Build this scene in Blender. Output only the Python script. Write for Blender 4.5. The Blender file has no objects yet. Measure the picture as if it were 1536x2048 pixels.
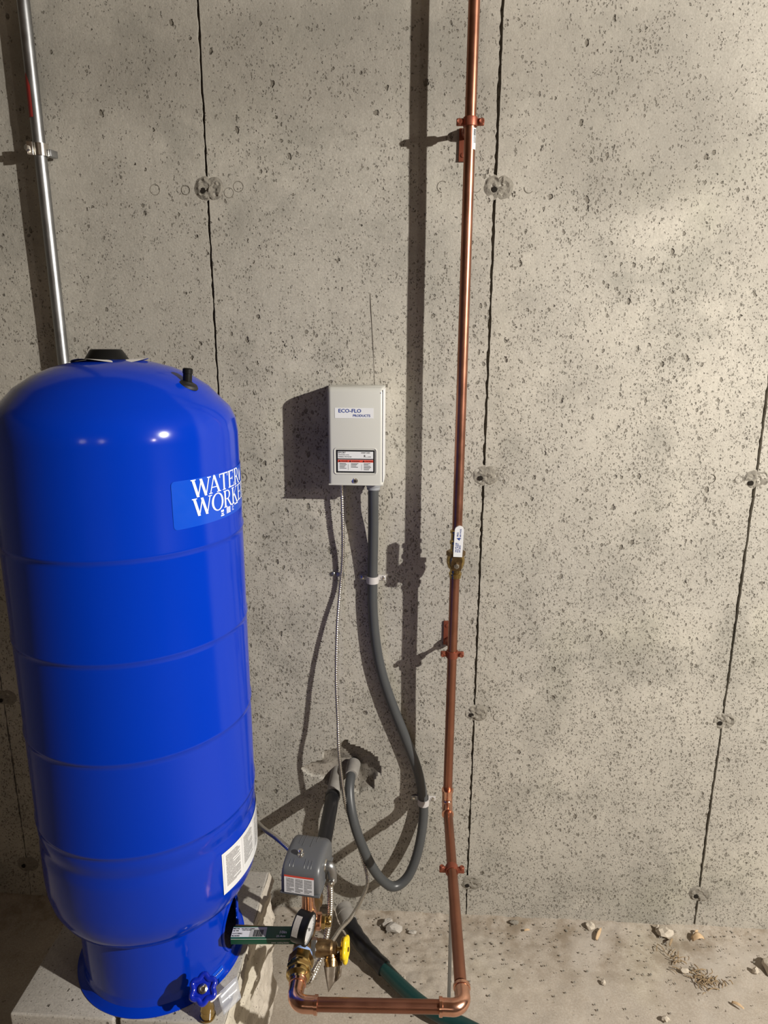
import bpy, math, random
import numpy as np
from mathutils import Vector, Matrix, noise
S = bpy.context.scene
COL = S.collection
PI = math.pi
random.seed(7)

# ---------------------------------------------------------------- camera
cam_d = bpy.data.cameras.new('camera'); cam = bpy.data.objects.new('camera', cam_d); COL.objects.link(cam)
S.camera = cam
cam_d.sensor_fit = 'VERTICAL'; cam_d.sensor_height = 36.0; cam_d.lens = 1361 / 2048 * 36.0
cam_d.clip_start = 0.02
CAM = Vector((-0.1505, -1.5520, 1.5130)); PITCH, YAW, ROLL = 0.2410, -0.0510, 0.0050
fw = Vector((math.sin(YAW) * math.cos(PITCH), math.cos(YAW) * math.cos(PITCH), -math.sin(PITCH)))
rt = Vector((math.cos(YAW), -math.sin(YAW), 0)); up = rt.cross(fw)
rt2 = rt * math.cos(ROLL) + up * math.sin(ROLL); up2 = up * math.cos(ROLL) - rt * math.sin(ROLL)
M = Matrix((rt2, up2, -fw)).transposed().to_4x4(); M.translation = CAM
cam.matrix_world = M

# ---------------------------------------------------------------- world, lamps, exposure
w = bpy.data.worlds.new('world'); S.world = w; w.use_nodes = True
w.node_tree.nodes['Background'].inputs[0].default_value = (0.5, 0.5, 0.5, 1)
w.node_tree.nodes['Background'].inputs[1].default_value = 0.02
def lamp(name, loc, watts, col, radius, spot=None, blend=1.0, aim=None):
    L = bpy.data.lights.new(name, 'SPOT' if spot else 'POINT'); L.energy = watts; L.color = col; L.shadow_soft_size = radius
    o = bpy.data.objects.new(name, L); COL.objects.link(o); o.location = loc
    if spot:
        L.spot_size = math.radians(spot); L.spot_blend = blend
        o.rotation_euler = (Vector(aim) - Vector(loc)).to_track_quat('-Z', 'Y').to_euler()
    return o
lamp('main_bulb', (2.1, -1.8, 2.25), 555, (1.0, 0.955, 0.88), 0.022, 128, 1.0, (0.15, 0, 0.45))
lamp('far_bulb', (-1.15, -4.6, 2.25), 9, (1.0, 0.86, 0.72), 0.05)
lamp('rear_bulb', (0.0, -4.5, 2.25), 9, (1.0, 0.86, 0.72), 0.05)
lamp('side_bulb', (3.4, -3.4, 2.25), 48, (1.0, 0.88, 0.76), 0.05)
S.view_settings.view_transform = 'Standard'; S.view_settings.look = 'None'
S.view_settings.exposure = 0.0; S.view_settings.gamma = 1.0; S.view_settings.use_curve_mapping = False

# ---------------------------------------------------------------- materials
def srgb(r, g, b):
    f = lambda c: (c / 255) / 12.92 if c / 255 <= 0.04045 else (((c / 255) + 0.055) / 1.055) ** 2.4
    return (f(r), f(g), f(b), 1)
class NT:
    def __init__(s, name):
        s.m = bpy.data.materials.new(name); s.m.use_nodes = True; s.t = s.m.node_tree
        s.b = s.t.nodes['Principled BSDF']
    def n(s, typ, **kw):
        nd = s.t.nodes.new(typ)
        for k, v in kw.items():
            if k.startswith('i_'): nd.inputs[k[2:].replace('_', ' ')].default_value = v
            else: setattr(nd, k, v)
        return nd
    def l(s, a, b): s.t.links.new(a, b)
    def math(s, op, a, b=None, c=None):
        nd = s.n('ShaderNodeMath', operation=op)
        for i, v in enumerate((a, b, c)):
            if v is None: continue
            if isinstance(v, (int, float)): nd.inputs[i].default_value = v
            else: s.l(v, nd.inputs[i])
        return nd.outputs[0]
    def rng(s, v, a, b, c=0.0, d=1.0, smooth=True):
        nd = s.n('ShaderNodeMapRange', interpolation_type='SMOOTHSTEP' if smooth else 'LINEAR')
        s.l(v, nd.inputs[0])
        for i, x in enumerate((a, b, c, d)):
            if isinstance(x, (int, float)): nd.inputs[i + 1].default_value = x
            else: s.l(x, nd.inputs[i + 1])
        return nd.outputs[0]
    def mix(s, f, a, b, mode='MIX'):
        nd = s.n('ShaderNodeMix', data_type='RGBA', blend_type=mode)
        if isinstance(f, (int, float)): nd.inputs[0].default_value = f
        else: s.l(f, nd.inputs[0])
        for i, x in ((6, a), (7, b)):
            if isinstance(x, tuple): nd.inputs[i].default_value = x
            else: s.l(x, nd.inputs[i])
        return nd.outputs[2]
    def noise(s, vec, scale, detail=4, rough=0.55, dist=0.0):
        nd = s.n('ShaderNodeTexNoise'); nd.inputs['Scale'].default_value = scale; nd.inputs['Detail'].default_value = detail
        nd.inputs['Roughness'].default_value = rough; nd.inputs['Distortion'].default_value = dist
        if vec is not None: s.l(vec, nd.inputs['Vector'])
        return nd.outputs['Fac']
def simple(name, col, rough=0.5, metal=0.0, coat=0.0, var=0.0, bump=0.0, bscale=60, alpha=1.0, spec=0.5):
    N = NT(name); b = N.b
    b.inputs['Base Color'].default_value = col; b.inputs['Roughness'].default_value = rough; b.inputs['Metallic'].default_value = metal
    b.inputs['Coat Weight'].default_value = coat; b.inputs['Coat Roughness'].default_value = 0.05
    b.inputs['Specular IOR Level'].default_value = spec
    g = N.n('ShaderNodeNewGeometry').outputs['Position']
    f = N.noise(g, bscale)
    if var:
        dk = tuple(c * (1 - var) for c in col[:3]) + (1,)
        N.l(N.mix(f, dk, col), b.inputs['Base Color'])
    if bump:
        bp = N.n('ShaderNodeBump'); bp.inputs['Strength'].default_value = bump; bp.inputs['Distance'].default_value = 0.002
        N.l(f, bp.inputs['Height']); N.l(bp.outputs[0], b.inputs['Normal'])
    N.l(N.rng(f, 0.3, 0.7, rough * 0.9, min(1, rough * 1.1)), b.inputs['Roughness'])
    if alpha < 1: b.inputs['Alpha'].default_value = alpha
    return N.m

def concrete(name, c1, c2, kind):
    N = NT(name); b = N.b
    P = N.n('ShaderNodeNewGeometry').outputs['Position']
    # warp
    wn = N.n('ShaderNodeTexNoise'); wn.inputs['Scale'].default_value = 110; wn.inputs['Detail'].default_value = 4
    N.l(P, wn.inputs['Vector'])
    wv = N.n('ShaderNodeVectorMath', operation='MULTIPLY_ADD'); N.l(wn.outputs['Color'], wv.inputs[0])
    wv.inputs[1].default_value = (0.011, 0.011, 0.011); N.l(P, wv.inputs[2])
    def pits(cell, r0, r1, lo, hi, dens_noise, sq=(1, 1, 1), seed=0.0):
        mp = N.n('ShaderNodeMapping'); mp.inputs['Scale'].default_value = sq; mp.inputs['Location'].default_value = (seed, seed * 1.7, seed * 0.6)
        N.l(wv.outputs[0], mp.inputs['Vector'])
        v = N.n('ShaderNodeTexVoronoi'); v.inputs['Scale'].default_value = 1 / cell; N.l(mp.outputs[0], v.inputs['Vector'])
        sep = N.n('ShaderNodeSeparateColor'); N.l(v.outputs['Color'], sep.inputs[0])
        # only some cells carry a pit
        gate = N.rng(N.math('ADD', sep.outputs[0], dens_noise), lo, hi)
        rad = N.math('MULTIPLY', N.rng(sep.outputs[1], 0, 1, r0 / cell, r1 / cell, False), gate)
        e = N.math('SUBTRACT', v.outputs['Distance'], rad)
        return N.math('MULTIPLY', N.rng(e, -0.075, 0.02, 1.0, 0.0), gate)
    big = N.noise(P, 1.6, 3, 0.5)
    mid = N.noise(P, 7, 4, 0.6)
    clump = N.noise(P, 27, 3, 0.6)
    dens = N.math('ADD', N.math('ADD', N.math('MULTIPLY', N.math('SUBTRACT', mid, 0.5), 0.9), N.math('MULTIPLY', N.math('SUBTRACT', clump, 0.5), 1.7)), N.math('MULTIPLY', N.math('SUBTRACT', big, 0.5), 0.5))
    if kind == 'wall':
        sx = N.n('ShaderNodeSeparateXYZ'); N.l(P, sx.inputs[0])
        # cast surface gets more porous towards the bottom and the right of the wall
        tr = N.math('MINIMUM', N.math('ADD', N.math('MULTIPLY', N.math('SUBTRACT', 1.32, sx.outputs[2]), 0.33), N.math('MULTIPLY', sx.outputs[0], 0.13)), 0.13)
        d2 = N.math('ADD', dens, tr)
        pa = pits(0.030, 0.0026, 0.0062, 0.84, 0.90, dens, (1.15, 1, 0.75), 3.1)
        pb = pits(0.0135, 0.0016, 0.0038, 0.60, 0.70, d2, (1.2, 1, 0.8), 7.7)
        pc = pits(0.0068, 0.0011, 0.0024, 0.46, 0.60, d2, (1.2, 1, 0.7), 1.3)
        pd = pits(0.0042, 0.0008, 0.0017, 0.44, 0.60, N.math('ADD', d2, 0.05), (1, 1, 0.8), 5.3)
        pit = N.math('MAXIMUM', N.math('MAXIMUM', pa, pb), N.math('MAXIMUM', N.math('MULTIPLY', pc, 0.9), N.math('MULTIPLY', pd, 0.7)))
        pdist = 0.0055
    elif kind == 'floor':
        fs = N.n('ShaderNodeSeparateXYZ'); N.l(P, fs.inputs[0])
        pa = pits(0.05, 0.0022, 0.0055, 0.78, 0.85, dens, (1, 1, 1), 3.1)
        pb = pits(0.012, 0.0012, 0.0026, 0.66, 0.80, N.math('ADD', dens, N.rng(fs.outputs[1], -0.3, 0.0, -0.05, 0.15)), (1, 1, 1), 7.7)
        pit = N.math('MAXIMUM', pa, N.math('MULTIPLY', pb, 0.6)); pdist = 0.0025
    else:
        pa = pits(0.02, 0.001, 0.0035, 0.72, 0.82, dens, (1, 1, 1), 3.1)
        pb = pits(0.005, 0.0005, 0.0014, 0.5, 0.62, dens, (1, 1, 1), 7.7)
        pit = N.math('MAXIMUM', pa, N.math('MULTIPLY', pb, 0.8)); pdist = 0.003
    fine = N.noise(P, 260, 4, 0.65)
    grain = N.noise(P, 45, 6, 0.7)
    c = N.mix(N.rng(big, 0.35, 0.65), c1, c2)
    c = N.mix(N.rng(mid, 0.3, 0.75, 0.0, 0.55), c, tuple(x * 0.80 for x in c1[:3]) + (1,))
    c = N.mix(N.rng(N.noise(P, 3.1, 2, 0.5), 0.55, 0.75, 0, 0.45), c, (c2[0] * 0.97, c2[1] * 1.0, c2[2] * 0.90, 1))
    c = N.mix(N.rng(grain, 0.3, 0.7, 0.0, 0.28), c, (0.26, 0.235, 0.20, 1))
    c = N.mix(N.rng(fine, 0.35, 0.7, 0.0, 0.22), c, (0.75, 0.70, 0.62, 1))
    if kind == 'wall':
        # darker upper band; old form-oil and damp stains in a cloud at upper right
        st = N.noise(P, 2.3, 5, 0.6, 0.4)
        def blob(x, z, rx, rz):
            dx = N.math('DIVIDE', N.math('SUBTRACT', sx.outputs[0], x), rx); dz = N.math('DIVIDE', N.math('SUBTRACT', sx.outputs[2], z), rz)
            q = N.math('SQRT', N.math('ADD', N.math('MULTIPLY', dx, dx), N.math('MULTIPLY', dz, dz)))
            return N.rng(N.math('ADD', q, N.math('MULTIPLY', N.math('SUBTRACT', st, 0.5), 1.6)), 0.35, 1.15, 1.0, 0.0)
        b1 = blob(0.28, 1.93, 0.36, 0.16); b2 = blob(-0.35, 2.06, 0.95, 0.17); b3 = blob(0.6, 1.75, 0.2, 0.25)
        sm = N.math('MAXIMUM', N.math('MULTIPLY', b1, 0.42), N.math('MAXIMUM', N.math('MULTIPLY', b2, 0.40), N.math('MULTIPLY', b3, 0.3)))
        c = N.mix(sm, c, (0.16, 0.145, 0.125, 1))
        c = N.mix(N.rng(sx.outputs[1], 0.003, 0.012, 0.0, 0.85), c, (0.20, 0.175, 0.145, 1))  # broken recess: mortar tone, with the hole's shade also put into the colour
        cloud = N.noise(P, 3.4, 9, 0.68, 0.3)
        c = N.mix(N.rng(cloud, 0.47, 0.66, 0.0, 0.50), c, (0.235, 0.225, 0.195, 1))
        c = N.mix(N.rng(N.noise(P, 9.0, 8, 0.75, 0.5), 0.55, 0.72, 0.0, 0.38), c, (0.25, 0.235, 0.205, 1))
        # pale lime bloom streaks
        c = N.mix(N.math('MULTIPLY', N.rng(N.noise(P, 5.2, 5, 0.7), 0.62, 0.75), 0.35), c, (0.62, 0.58, 0.50, 1))
    if kind == 'floor':
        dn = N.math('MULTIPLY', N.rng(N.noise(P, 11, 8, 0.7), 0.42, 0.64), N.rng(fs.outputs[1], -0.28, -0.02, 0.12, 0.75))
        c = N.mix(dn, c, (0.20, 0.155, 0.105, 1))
        c = N.mix(N.rng(N.noise(P, 4.5, 5, 0.6), 0.52, 0.7, 0, 0.5), c, (0.45, 0.41, 0.36, 1))
    c = N.mix(N.math('MULTIPLY', pit, 0.62 if kind == 'wall' else 0.7), c, (0.085, 0.07, 0.05, 1))  # pits coloured dark to stand in for the shade inside deep holes
    N.l(c, b.inputs['Base Color']); b.inputs['Roughness'].default_value = 0.88; b.inputs['Specular IOR Level'].default_value = 0.25
    h = N.math('MULTIPLY', pit, -1.0)
    h = N.math('ADD', h, N.math('MULTIPLY', fine, 0.10)); h = N.math('ADD', h, N.math('MULTIPLY', grain, 0.30))
    bp = N.n('ShaderNodeBump'); bp.inputs['Strength'].default_value = 0.9; bp.inputs['Distance'].default_value = pdist
    N.l(h, bp.inputs['Height']); N.l(bp.outputs[0], b.inputs['Normal'])
    return N.m

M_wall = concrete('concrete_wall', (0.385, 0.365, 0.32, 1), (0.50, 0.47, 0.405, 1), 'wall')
M_far = simple('far_concrete', (0.20, 0.18, 0.155, 1), 0.9, var=0.3, bscale=3)
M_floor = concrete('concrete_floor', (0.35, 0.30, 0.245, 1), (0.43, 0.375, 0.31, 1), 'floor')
M_block = concrete('concrete_block', (0.38, 0.355, 0.32, 1), (0.46, 0.43, 0.39, 1), 'block')
M_split = concrete('split_concrete', (0.56, 0.50, 0.42, 1), (0.62, 0.56, 0.47, 1), 'block')
M_patch = simple('mortar', (0.32, 0.295, 0.25, 1), 0.95, var=0.5, bump=0.9, bscale=170, spec=0.2)
M_dark = simple('dark_recess', (0.02, 0.017, 0.014, 1), 0.95, spec=0.1)
M_joist = simple('ceiling_board', (0.25, 0.17, 0.10, 1), 0.8, var=0.3)
M_blue = simple('blue_enamel', (0.0004, 0.034, 0.45, 1), 0.14, var=0.05, bscale=6, spec=0.32)
M_blue_cast = simple('blue_painted_casting', (0.004, 0.02, 0.40, 1), 0.18, coat=0.8)
M_clearblue = simple('clear_sticker_film', (0.003, 0.068, 0.56, 1), 0.24)
M_white = simple('white_print', (0.78, 0.82, 0.88, 1), 0.45)
M_black = simple('black_plastic', (0.006, 0.006, 0.006, 1), 0.4, spec=0.25)
M_rubber = simple('black_rubber', (0.012, 0.012, 0.013, 1), 0.6, var=0.3)
M_paper = simple('paper', (0.80, 0.78, 0.76, 1), 0.7)
M_boxgrey = simple('grey_powder_coat', (0.56, 0.56, 0.52, 1), 0.38, var=0.03, bscale=8)
M_labelwhite = simple('label_white', (0.72, 0.73, 0.74, 1), 0.4)
M_ink = simple('dark_ink', (0.010, 0.010, 0.012, 1), 0.85, spec=0.08)
M_greyink = simple('grey_ink', (0.16, 0.16, 0.16, 1), 0.6)
M_blueink = simple('blue_ink', (0.02, 0.05, 0.26, 1), 0.7, spec=0.15)
M_red = simple('red_ink', (0.62, 0.06, 0.035, 1), 0.5)
M_zinc = simple('galvanised_steel', (0.44, 0.45, 0.46, 1), 0.40, 1.0, var=0.35, bscale=25, bump=0.1)
M_steel = simple('bright_steel', (0.72, 0.70, 0.66, 1), 0.22, 1.0)
M_armor = simple('armoured_aluminium', (0.66, 0.63, 0.58, 1), 0.30, 1.0)
M_conduit = simple('grey_pvc', (0.070, 0.074, 0.077, 1), 0.38, var=0.25, bscale=18)
M_ltgrey = simple('light_grey_pvc', (0.28, 0.29, 0.31, 1), 0.45)
M_strap = simple('pale_plastic_strap', (0.50, 0.48, 0.47, 1), 0.5)
M_sleeve = simple('dusty_sleeve', (0.34, 0.32, 0.29, 1), 0.8, var=0.4, bscale=60)
M_poly = simple('black_polyethylene', (0.012, 0.012, 0.014, 1), 0.34, var=0.4, bscale=40)
M_green = simple('green_polyethylene', (0.008, 0.045, 0.042, 1), 0.35, var=0.3, bscale=30)
M_copper = simple('copper', (0.44, 0.20, 0.13, 1), 0.36, 1.0, var=0.38, bscale=22)
M_copnew = simple('bright_copper', (0.85, 0.47, 0.33, 1), 0.22, 1.0, var=0.25, bscale=60, bump=0.15)
M_coppaint = simple('copper_plated_steel', (0.32, 0.095, 0.055, 1), 0.45, 0.6, var=0.3)
M_brass = simple('brass', (0.60, 0.43, 0.17, 1), 0.22, 1.0, var=0.3, bscale=50)
M_bronze = simple('cast_bronze', (0.34, 0.23, 0.12, 1), 0.35, 1.0, var=0.45, bscale=90, bump=0.4)
M_swgrey = simple('switch_cover_grey', (0.098, 0.103, 0.110, 1), 0.36, var=0.06)
M_yellow = simple('yellow_paint', (0.85, 0.62, 0.015, 1), 0.35, var=0.06)
M_gauge = simple('gauge_face', (0.66, 0.67, 0.68, 1), 0.3)
M_glass = simple('gauge_glass', (0.9, 0.9, 0.9, 1), 0.05, alpha=0.12)
M_boxgreen = simple('green_carton', (0.003, 0.075, 0.038, 1), 0.32)
M_tag = simple('foil_tag', (0.20, 0.16, 0.12, 1), 0.45, 0.3, var=0.6, bscale=120)
M_film = simple('clear_film_tag', (0.55, 0.57, 0.62, 1), 0.18, alpha=0.45)
M_tape = simple('blue_tape', (0.26, 0.38, 0.68, 1), 0.5)
M_redmark = simple('red_marker', (0.30, 0.03, 0.025, 1), 0.5)
M_stone = simple('pale_stone', (0.62, 0.55, 0.45, 1), 0.9, var=0.3, bscale=150, bump=0.5)
M_wood = simple('pale_wood_chip', (0.66, 0.47, 0.28, 1), 0.8, var=0.3, bscale=90)
M_straw = simple('dry_straw', (0.42, 0.30, 0.17, 1), 0.85, var=0.6, bscale=200)
def print_mat(name, lines, cols, dens=0.55, paper=(0.74, 0.74, 0.75, 1), ink=(0.12, 0.12, 0.12, 1), margin=0.05, seedv=0.0):
    # unreadably small print: rows of broken dark dashes on UV space
    N = NT(name); uv = N.n('ShaderNodeTexCoord').outputs['UV']; s = N.n('ShaderNodeSeparateXYZ'); N.l(uv, s.inputs[0])
    u, v = s.outputs[0], s.outputs[1]
    row = N.math('FLOOR', N.math('MULTIPLY', v, lines)); fr = N.math('FRACT', N.math('MULTIPLY', v, lines))
    line = N.math('MULTIPLY', N.math('GREATER_THAN', fr, 0.28), N.math('LESS_THAN', fr, 0.86))
    cb = N.n('ShaderNodeCombineXYZ'); N.l(N.math('MULTIPLY', u, 55.0), cb.inputs[0]); N.l(N.math('ADD', row, seedv), cb.inputs[1])
    wn = N.noise(cb.outputs[0], 1.7, 2, 0.7)
    word = N.math('GREATER_THAN', wn, 1 - dens)
    fc = N.math('FRACT', N.math('MULTIPLY', N.math('SUBTRACT', u, margin), cols / (1 - 2 * margin)))
    col = N.math('MULTIPLY', N.math('GREATER_THAN', fc, 0.06), N.math('LESS_THAN', fc, 0.94))
    rn = N.n('ShaderNodeTexWhiteNoise'); rn.noise_dimensions = '1D'; N.l(N.math('ADD', row, seedv), rn.inputs['W'])
    ln = N.math('LESS_THAN', fc, N.rng(rn.outputs['Value'], 0, 0.4, 0.45, 1.0, False))
    inn = N.math('MULTIPLY', N.math('MULTIPLY', N.math('GREATER_THAN', u, margin), N.math('LESS_THAN', u, 1 - margin)),
                 N.math('MULTIPLY', N.math('GREATER_THAN', v, 0.05), N.math('LESS_THAN', v, 0.95)))
    f = N.math('MULTIPLY', N.math('MULTIPLY', line, word), N.math('MULTIPLY', N.math('MULTIPLY', col, ln), inn))
    N.l(N.mix(f, paper, ink), N.b.inputs['Base Color']); N.b.inputs['Roughness'].default_value = 0.4
    return N.m
M_print_tank = print_mat('tank_warning_print', 30, 1, 0.60)
M_print_sw = print_mat('switch_label_print', 13, 3, 0.62)
M_print_cop = print_mat('pipe_tag_print', 9, 1, 0.55)
M_print_gauge = print_mat('gauge_sticker_print', 8, 1, 0.5, (0.33, 0.31, 0.29, 1), (0.22, 0.2, 0.18, 1))

# ---------------------------------------------------------------- mesh helpers
def V(*a): return Vector(a)
def frame(d, ref=None):
    d = Vector(d).normalized()
    r = Vector(ref) if ref is not None else (V(0, 0, 1) if abs(d.z) < 0.9 else V(1, 0, 0))
    a = (r - d * r.dot(d)).normalized(); b = d.cross(a)
    return d, a, b
def cr(pts, n=8):
    P = [Vector(p) for p in pts]; out = []
    for i in range(len(P) - 1):
        p0 = P[i - 1] if i else P[0] * 2 - P[1]; p1, p2 = P[i], P[i + 1]; p3 = P[i + 2] if i + 2 < len(P) else P[-1] * 2 - P[-2]
        for k in range(n):
            t = k / n
            out.append(0.5 * ((2 * p1) + (p2 - p0) * t + (2 * p0 - 5 * p1 + 4 * p2 - p3) * t * t + (3 * p1 - p0 - 3 * p2 + p3) * t ** 3))
    out.append(P[-1]); return out
class MB:
    def __init__(s): s.v = []; s.f = []; s.uv = None
    def tube(s, pts, r, seg=16, cap=True, closed=False):
        pts = [Vector(p) for p in pts]; n = len(pts); base = len(s.v)
        t0 = (pts[1] - pts[0]).normalized(); _, a, b = frame(t0)
        for i, p in enumerate(pts):
            if closed: t = (pts[(i + 1) % n] - pts[i - 1]).normalized()
            else: t = (pts[min(i + 1, n - 1)] - pts[max(i - 1, 0)]).normalized()
            q = t0.rotation_difference(t); a = q @ a; b = q @ b; t0 = t
            a = (a - t * a.dot(t)).normalized(); b = t.cross(a)
            rr = r(i, n) if callable(r) else (r[i] if isinstance(r, (list, tuple)) else r)
            for k in range(seg):
                th = 2 * PI * k / seg; s.v.append(p + a * math.cos(th) * rr + b * math.sin(th) * rr)
        m = n if closed else n - 1
        for i in range(m):
            for k in range(seg):
                a0 = base + i * seg; b0 = base + ((i + 1) % n) * seg
                s.f.append((a0 + k, a0 + (k + 1) % seg, b0 + (k + 1) % seg, b0 + k))
        if cap and not closed:
            s.f.append(tuple(base + k for k in reversed(range(seg)))); s.f.append(tuple(base + (n - 1) * seg + k for k in range(seg)))
        return s
    def lathe(s, o, d, prof, seg=32, ref=None, cap=True, rot=0.0):
        # prof: list of (radius, distance along d)
        o = Vector(o); d, a, b = frame(d, ref); base = len(s.v)
        for r, t in prof:
            for k in range(seg):
                th = 2 * PI * k / seg + rot; s.v.append(o + d * t + (a * math.cos(th) + b * math.sin(th)) * r)
        for i in range(len(prof) - 1):
            for k in range(seg):
                x = base + i * seg
                s.f.append((x + k, x + (k + 1) % seg, x + seg + (k + 1) % seg, x + seg + k))
        if cap:
            s.f.append(tuple(base + k for k in reversed(range(seg)))); s.f.append(tuple(base + (len(prof) - 1) * seg + k for k in range(seg)))
        return s
    def cyl(s, a, b, r, seg=24, bev=0.0):
        a = Vector(a); b = Vector(b); L = (b - a).length
        if bev: pr = [(r - bev, 0), (r, bev), (r, L - bev), (r - bev, L)]
        else: pr = [(r, 0), (r, L)]
        return s.lathe(a, b - a, pr, seg)
    def hexn(s, a, b, r, bev=0.0015, rot=0.0):
        a = Vector(a); b = Vector(b); L = (b - a).length
        return s.lathe(a, b - a, [(r - bev, 0), (r, bev), (r, L - bev), (r - bev, L)], 6, rot=rot)
    def box(s, c, size, R=None, bev=0.0):
        c = Vector(c); hx, hy, hz = (x / 2 for x in size); R = R or Matrix.Identity(3)
        if bev <= 0:
            base = len(s.v)
            for z in (-hz, hz):
                for x, y in ((-hx, -hy), (hx, -hy), (hx, hy), (-hx, hy)): s.v.append(c + R @ V(x, y, z))
            for f in ((3, 2, 1, 0), (4, 5, 6, 7), (0, 1, 5, 4), (1, 2, 6, 5), (2, 3, 7, 6), (3, 0, 4, 7)): s.f.append(tuple(base + i for i in f))
            return s
        # rounded box: rings of a rounded rectangle
        def ring(ix, iy, z, rad, n=4):
            out = []
            for q, (sx, sy) in enumerate(((1, 1), (-1, 1), (-1, -1), (1, -1))):
                for k in range(n + 1):
                    th = PI / 2 * (q + k / n); out.append(c + R @ V(sx * (hx - bev) + math.cos(th) * (bev - ix), sy * (hy - bev) + math.sin(th) * (bev - iy), z))
            return out
        base = len(s.v); rows = []
        for k in range(4):
            th = PI / 2 * k / 3; rows.append((bev * (1 - math.sin(th)), -hz + bev * (1 - math.cos(th))))
        rows += [(i, -z) for i, z in reversed(rows)]
        n = 0
        for i, z in rows:
            rg = ring(i, i, z, bev); n = len(rg); s.v += rg
        for i in range(len(rows) - 1):
            for k in range(n): x = base + i * n; s.f.append((x + k, x + (k + 1) % n, x + n + (k + 1) % n, x + n + k))
        s.f.append(tuple(base + k for k in reversed(range(n)))); s.f.append(tuple(base + (len(rows) - 1) * n + k for k in range(n)))
        return s
    def prism(s, poly, o, ax, ay, t):
        # poly in the (ax, ay) plane, thickness t along ax x ay
        o = Vector(o); ax = Vector(ax); ay = Vector(ay); az = ax.cross(ay).normalized() * t; base = len(s.v); n = len(poly)
        for q in (0, 1):
            for x, y in poly: s.v.append(o + ax * x + ay * y + az * q)
        s.f.append(tuple(base + k for k in reversed(range(n)))); s.f.append(tuple(base + n + k for k in range(n)))
        for k in range(n): s.f.append((base + k, base + (k + 1) % n, base + n + (k + 1) % n, base + n + k))
        return s
    def sheet(s, nu, nv, fn):
        base = len(s.v)
        for j in range(nv + 1):
            for i in range(nu + 1): s.v.append(Vector(fn(i / nu, j / nv)))
        uv = []
        for j in range(nv):
            for i in range(nu):
                a = base + j * (nu + 1) + i; s.f.append((a, a + 1, a + nu + 2, a + nu + 1))
                uv += [(i / nu, j / nv), ((i + 1) / nu, j / nv), ((i + 1) / nu, (j + 1) / nv), (i / nu, (j + 1) / nv)]
        s.uv = (s.uv or []) + uv
        return s
    def blob(s, c, rx, ry, rz, seed=0, amp=0.25, sub=2):
        import bmesh
        bm = bmesh.new(); bmesh.ops.create_icosphere(bm, subdivisions=sub, radius=1.0); base = len(s.v)
        for v in bm.verts:
            d = v.co.normalized(); k = 1 + amp * noise.noise(d * 1.7 + V(seed * 3.1, seed, 0)) * 2
            s.v.append(Vector(c) + V(d.x * rx * k, d.y * ry * k, max(d.z, -0.55) * rz * k))
        for f in bm.faces: s.f.append(tuple(base + v.index for v in f.verts))
        bm.free(); return s
    def build(s, name, mat, parent=None, loc=None, smooth=True, angle=40):
        me = bpy.data.meshes.new(name)
        root = parent
        if loc is None and parent is not None:
            while root.parent: root = root.parent
            L = Vector(root.location)
        else: L = Vector(loc) if loc is not None else V(0, 0, 0)
        me.from_pydata([tuple(Vector(v) - L) for v in s.v], [], s.f); me.update()
        if s.uv and len(s.uv) == len(me.loops):
            ul = me.uv_layers.new(name='UVMap')
            for i, q in enumerate(s.uv): ul.data[i].uv = q
        me.materials.append(mat)
        o = bpy.data.objects.new(name, me); COL.objects.link(o)
        if parent is not None: o.parent = parent
        else: o.location = L
        if smooth:
            me.shade_smooth()
            try: me.set_sharp_from_angle(angle=math.radians(angle))
            except Exception: pass
        return o
def tag(o, label=None, cat=None, group=None, kind=None):
    if label: o['label'] = label
    if cat: o['category'] = cat
    if group: o['group'] = group
    if kind: o['kind'] = kind
    return o
def thing(name, loc, label, cat, group=None):
    o = bpy.data.objects.new(name, None); o.empty_display_size = 0.02; COL.objects.link(o); o.location = loc
    return tag(o, label, cat, group)
def nz(x, y, z=0.0): return noise.noise(V(x, y, z))

# flat text -> (verts2d, faces)
def text2d(sx, size, align='LEFT'):
    cu = bpy.data.curves.new('txt', 'FONT'); cu.body = sx; cu.size = size; cu.align_x = align; cu.resolution_u = 2; cu.offset = size * 0.022
    ob = bpy.data.objects.new('txt', cu); COL.objects.link(ob); bpy.context.view_layer.update()
    me = ob.to_mesh(); vs = [(v.co.x, v.co.y) for v in me.vertices]; fs = [tuple(p.vertices) for p in me.polygons]
    ob.to_mesh_clear(); bpy.data.objects.remove(ob); bpy.data.curves.remove(cu)
    return vs, fs
def add_text(mb, sx, size, fn, align='LEFT', ox=0.0, oy=0.0, wide=1.0):
    vs, fs = text2d(sx, size, align); base = len(mb.v)
    for x, y in vs: mb.v.append(Vector(fn(x * wide + ox, y + oy)))
    for f in fs: mb.f.append(tuple(base + i for i in f))
    return mb

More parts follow.
